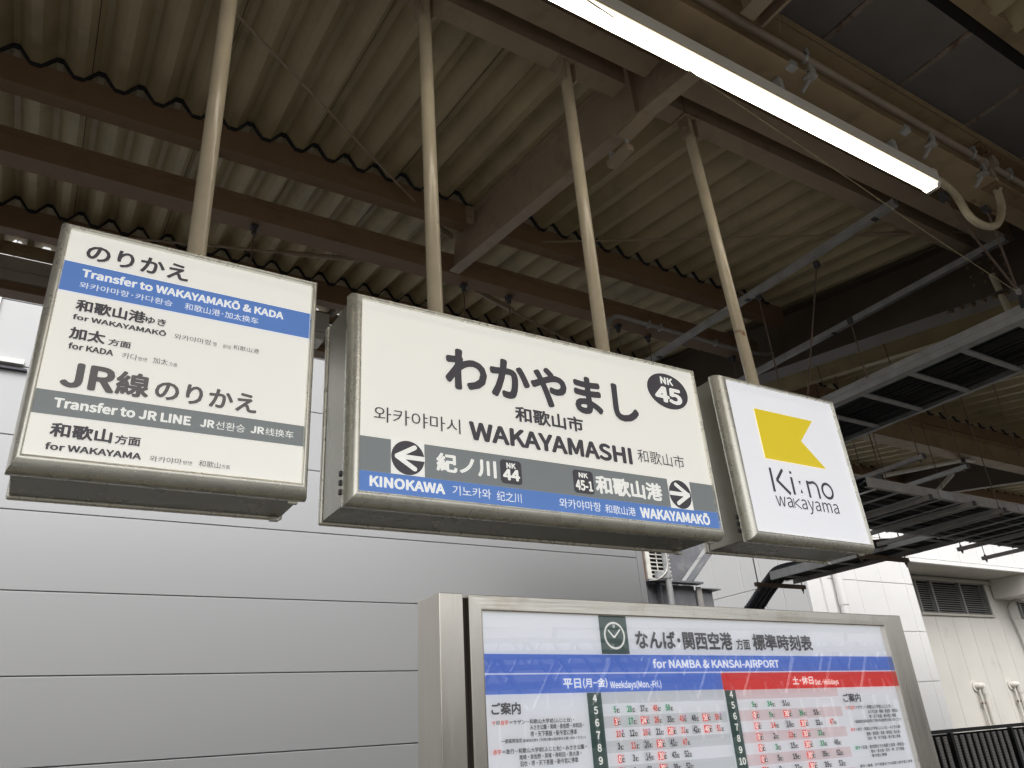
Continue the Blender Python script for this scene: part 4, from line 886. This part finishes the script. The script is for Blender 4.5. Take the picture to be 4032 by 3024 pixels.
# wire passing in front of the lamp
wr = thing('slack_wire', (4, 2, 4.6), 'thin twisted wire crossing in front of the lamp down to the tray corner', 'wire')
WIREPTS = [(1.674, 1.72, 4.582), (1.98, 1.74, 4.556), (2.372, 1.77, 4.523), (2.89, 1.82, 4.51), (3.812, 1.9, 4.482), (4.57, 1.98, 4.467), (5.918, 2.09, 4.425)]
STUB = [(7.0, 2.6, 5.2), (7.018, 2.6, 5.06), (7.02, 2.6, 4.984), (7.039, 2.6, 4.889), (7.06, 2.6, 4.78), (7.08, 2.6, 4.6)]
ob('wire', MB().tube(smoothpath(WIREPTS, 4), .0032, 6), m_rope, wr)
# lower wide tray running along the platform, height 3.6
tr2 = thing('cable_tray', (9, 4.7, 3.6), 'low wide cable tray seen from below at the right, running along the platform', 'cable tray', 'ladder cable trays under the canopy')
mb = MB().box(6.6, 15, 4.10, 4.106, 3.60, 3.70).box(6.6, 15, 4.106, 4.14, 3.60, 3.605)
ob('side_rail', mb, m_galvd, tr2); ob('side_rail', MB().box(6.6, 15, 5.20, 5.206, 3.60, 3.70).box(6.6, 15, 5.16, 5.199, 3.60, 3.605), m_galvd, tr2)
for x in (7.9, 9.45, 11.0): ob('joint_plate', MB().box(x-.12, x+.12, 4.092, 4.098, 3.61, 3.69), m_galv, tr2)
for k in range(24): ob('rung', MB().box(6.72+k*.35-.009, 6.72+k*.35+.009, 4.107, 5.199, 3.583, 3.598), m_galv, tr2)
cb = MB()
for k in range(60):
    y = 4.13+random.random()*1.04; z = 3.635+random.random()*.045; pts = [(6.6+i*1.05, y+random.uniform(-.02, .02), z+random.uniform(-.004, .006)) for i in range(9)]
    cb.tube(pts, .008+.012*random.random(), 6, mi=random.choice([0]*14+[1, 3]))
cb.box(6.6, 15, 4.11, 5.195, 3.69, 3.70)
ob('cables', cb, [m_cable, m_cableg, m_cabler, m_cablew], tr2, kind='stuff')
def strut(x, y0, y1, z, lab, m=m_galvd, w=.05, rods=True, zr=5.9):
    t = thing('support_strut', (x, (y0+y1)/2, z), lab, 'bracket', 'struts carrying the lower cable trays')
    ob('channel', MB().box(x-w/2, x+w/2, y0, y1, z-.05, z-.002), m, t, bev=.003)
    ob('end_cap', MB().box(x-w/2-.002, x+w/2+.002, y0-.012, y0-.0005, z-.052, z), m_clampdark, t)
    if rods:
        for y in ((y0+.05, y1-.05) if zr > 4 else (y1-.05,)):
            ob('rod', MB().tube([(x, y, z-.09), (x, y, zr)], .006, 6), m_rustrod, t)
            ob('nut', MB().tube([(x, y, z-.075), (x, y, z-.052)], .016, 6).tube([(x, y, z+.002), (x, y, z+.02)], .016, 6), m_rustrod, t)
labs = ['strut under the low tray nearest the logo sign, left of the other struts', 'second strut under the low tray from the left', 'long strut with a free end hanging over the white wall, third from the left', 'strut whose end stands out over the bright wall right of centre', 'strut end with a pointed rod over the white facade near the frame edge', 'rightmost strut end at the frame edge']
for (x, a, b), l_ in zip(((7.50, 4.04, 5.3), (8.25, 4.02, 5.45), (8.91, 4.05, 5.62), (10.42, 4.3, 5.47), (11.46, 4.5, 5.72), (11.9, 4.3, 5.3)), labs): strut(x, a, b, 3.60, l_, zr=5.9 if x in (8.91, 10.42) else 3.78)
strut(8.16, 4.33, 5.35, 4.22, 'weathered strut slanting above the low tray beside the logo sign', zr=5.8)
strut(9.047, 4.34, 5.40, 4.22, 'spotted weathered strut above the low tray, right of its neighbour', m_galv, zr=5.8)
# branch tray going away, with hoses
tr3 = thing('cable_tray', (9.8, 6.6, 3.62), 'branch cable tray behind the logo sign ending in black hoses', 'cable tray', 'ladder cable trays under the canopy')
ob('side_rail', MB().box(9.52, 9.53, 5.2, 7.86, 3.62, 3.74).box(9.531, 9.56, 5.2, 7.86, 3.62, 3.626), m_galv, tr3); ob('side_rail', MB().box(10.13, 10.14, 5.2, 7.95, 3.60, 3.70), m_galvd, tr3)
for k in range(6): ob('rung', MB().box(9.531, 10.129, 5.4+k*.45, 5.43+k*.45, 3.628, 3.65), m_galvd, tr3)
cb = MB()
for k in range(26):
    x = 9.56+random.random()*.55; cb.tube([(x+random.uniform(-.02, .02), 5.2+i*.55, 3.67+random.uniform(-.01, .02)) for i in range(6)], .018, 6)
cb.box(9.54, 10.12, 5.2, 7.9, 3.70, 3.71)
ob('cables', cb, m_cable, tr3, kind='stuff')
for x, a, b, y, l_ in ((9.85, 9.30, 10.42, 7.98, 'rusty cross bar at the end of the branch tray where the black hoses drop'), (9.75, 9.2, 10.30, 6.12, 'dark cross bar under the branch tray at the lower right corner of the logo sign')):
    t = thing('cross_bar', (x, y, 3.56), l_, 'bracket', 'cross bars under the branch tray')
    ob('channel', MB().box(a, b, y-.025, y+.025, 3.54, 3.60), m_rustrod, t, bev=.003)
    for xx in (a+.06, b-.06): ob('rod', MB().tube([(xx, y, 3.47), (xx, y, 6.2)], .009, 6), m_rustrod, t); ob('nut', MB().tube([(xx, y, 3.51), (xx, y, 3.538)], .02, 6), m_rustrod, t)
hp_ = [(9.6, 6.6, 3.74), (9.6, 7.318, 3.74), (9.6, 7.6, 3.755), (9.6, 7.80, 3.74), (9.6, 7.95, 3.66), (9.6, 8.15, 3.53), (9.6, 8.35, 3.38), (9.6, 8.6, 3.2), (9.6, 8.8, 2.9), (9.6, 8.95, 2.4), (9.6, 9.0, 1.5), (9.6, 9.0, -1.1)]
for i, (dx, l_) in enumerate(((0, 'left corrugated black hose bending down off the branch tray'), (.16, 'middle corrugated black hose bending down off the branch tray'), (.33, 'right corrugated black hose bending down behind the cross bar'))):
    t = thing('black_hose', (9.6+dx, 7.9, 3.7), l_, 'hose', 'corrugated hoses at the branch tray end')
    pts = smoothpath([(x+dx, y+.06*i, z) for x, y, z in hp_], 22)
    ob('tube', MB().tube(pts, .065, 14, rf=lambda q: .068 if (q//2) % 2 else .058), m_hose, t)
t = thing('dark_box', (9.3, 6, 3.9), 'dark tapered fitting behind the lower right corner of the logo sign', 'fitting')
ob('body', MB().prism([(-.12, 0), (.10, 0), (.16, .42), (-.16, .42)], (9.30, 6.1, 3.70), (9.30, 6.3, 3.70)), m_cable, t)
t = thing('dark_duct', (9.7, 6.0, 3.66), 'dark square duct end sticking out beside the logo sign corner', 'duct')
ob('body', MB().bar((9.05, 6.35, 3.72), (9.85, 5.65, 3.70), .10, .10), m_cable, t)
# white fluorescent-like tubes and pipes further back at right
for a, b, l_ in (((10.83, 6.5, 4.976), (13.35, 6.5, 5.56), 'long thin white tube slanting behind the spotted strut'), ((13.42, 6.5, 5.575), (13.9, 6.5, 5.64), 'short white tube end right of the long slanting one'), ((12.26, 6.5, 4.863), (12.958, 6.5, 5.265), 'short steep white tube above the low tray')):
    t = thing('white_tube', a, l_, 'tube', 'thin white tubes under the far canopy')
    ob('tube', MB().tube([a, b], .035, 10), m_hole, t)
    ob('end_clip', MB().box(a[0]-.04, a[0]+.02, 6.45, 6.55, a[2]-.05, a[2]+.02), m_clampdark, t)
t = thing('ivory_stub', (6.4, 2.6, 5.2), 'ivory conduit stub coming down behind the wide tray at the right edge', 'conduit')
ob('tube', MB().tube(smoothpath(STUB, 4), .03, 12), m_conduit, t)
t = thing('white_junction_box', (2.39, 7.7, 6.15), 'white box on the eave between the transfer sign and the station name sign', 'box')
ob('body', MB().box(2.26, 2.46, 7.55, 7.85, 6.08, 6.32), m_whitewall, t, bev=.01); ob('lower_body', MB().box(2.27, 2.42, 7.58, 7.84, 5.98, 6.07), m_lamphouse, t, bev=.01)
for x, y0, y1, l_ in ((2.55, 7.3, 7.86, 'white eave bracket right of the white box'),):
    t = thing('eave_bracket', (x, y0, 6.35), l_, 'bracket'); ob('arm', MB().bar((x, y0, 6.36), (x, y1, 6.45), .05, .05), m_whitewall, t)
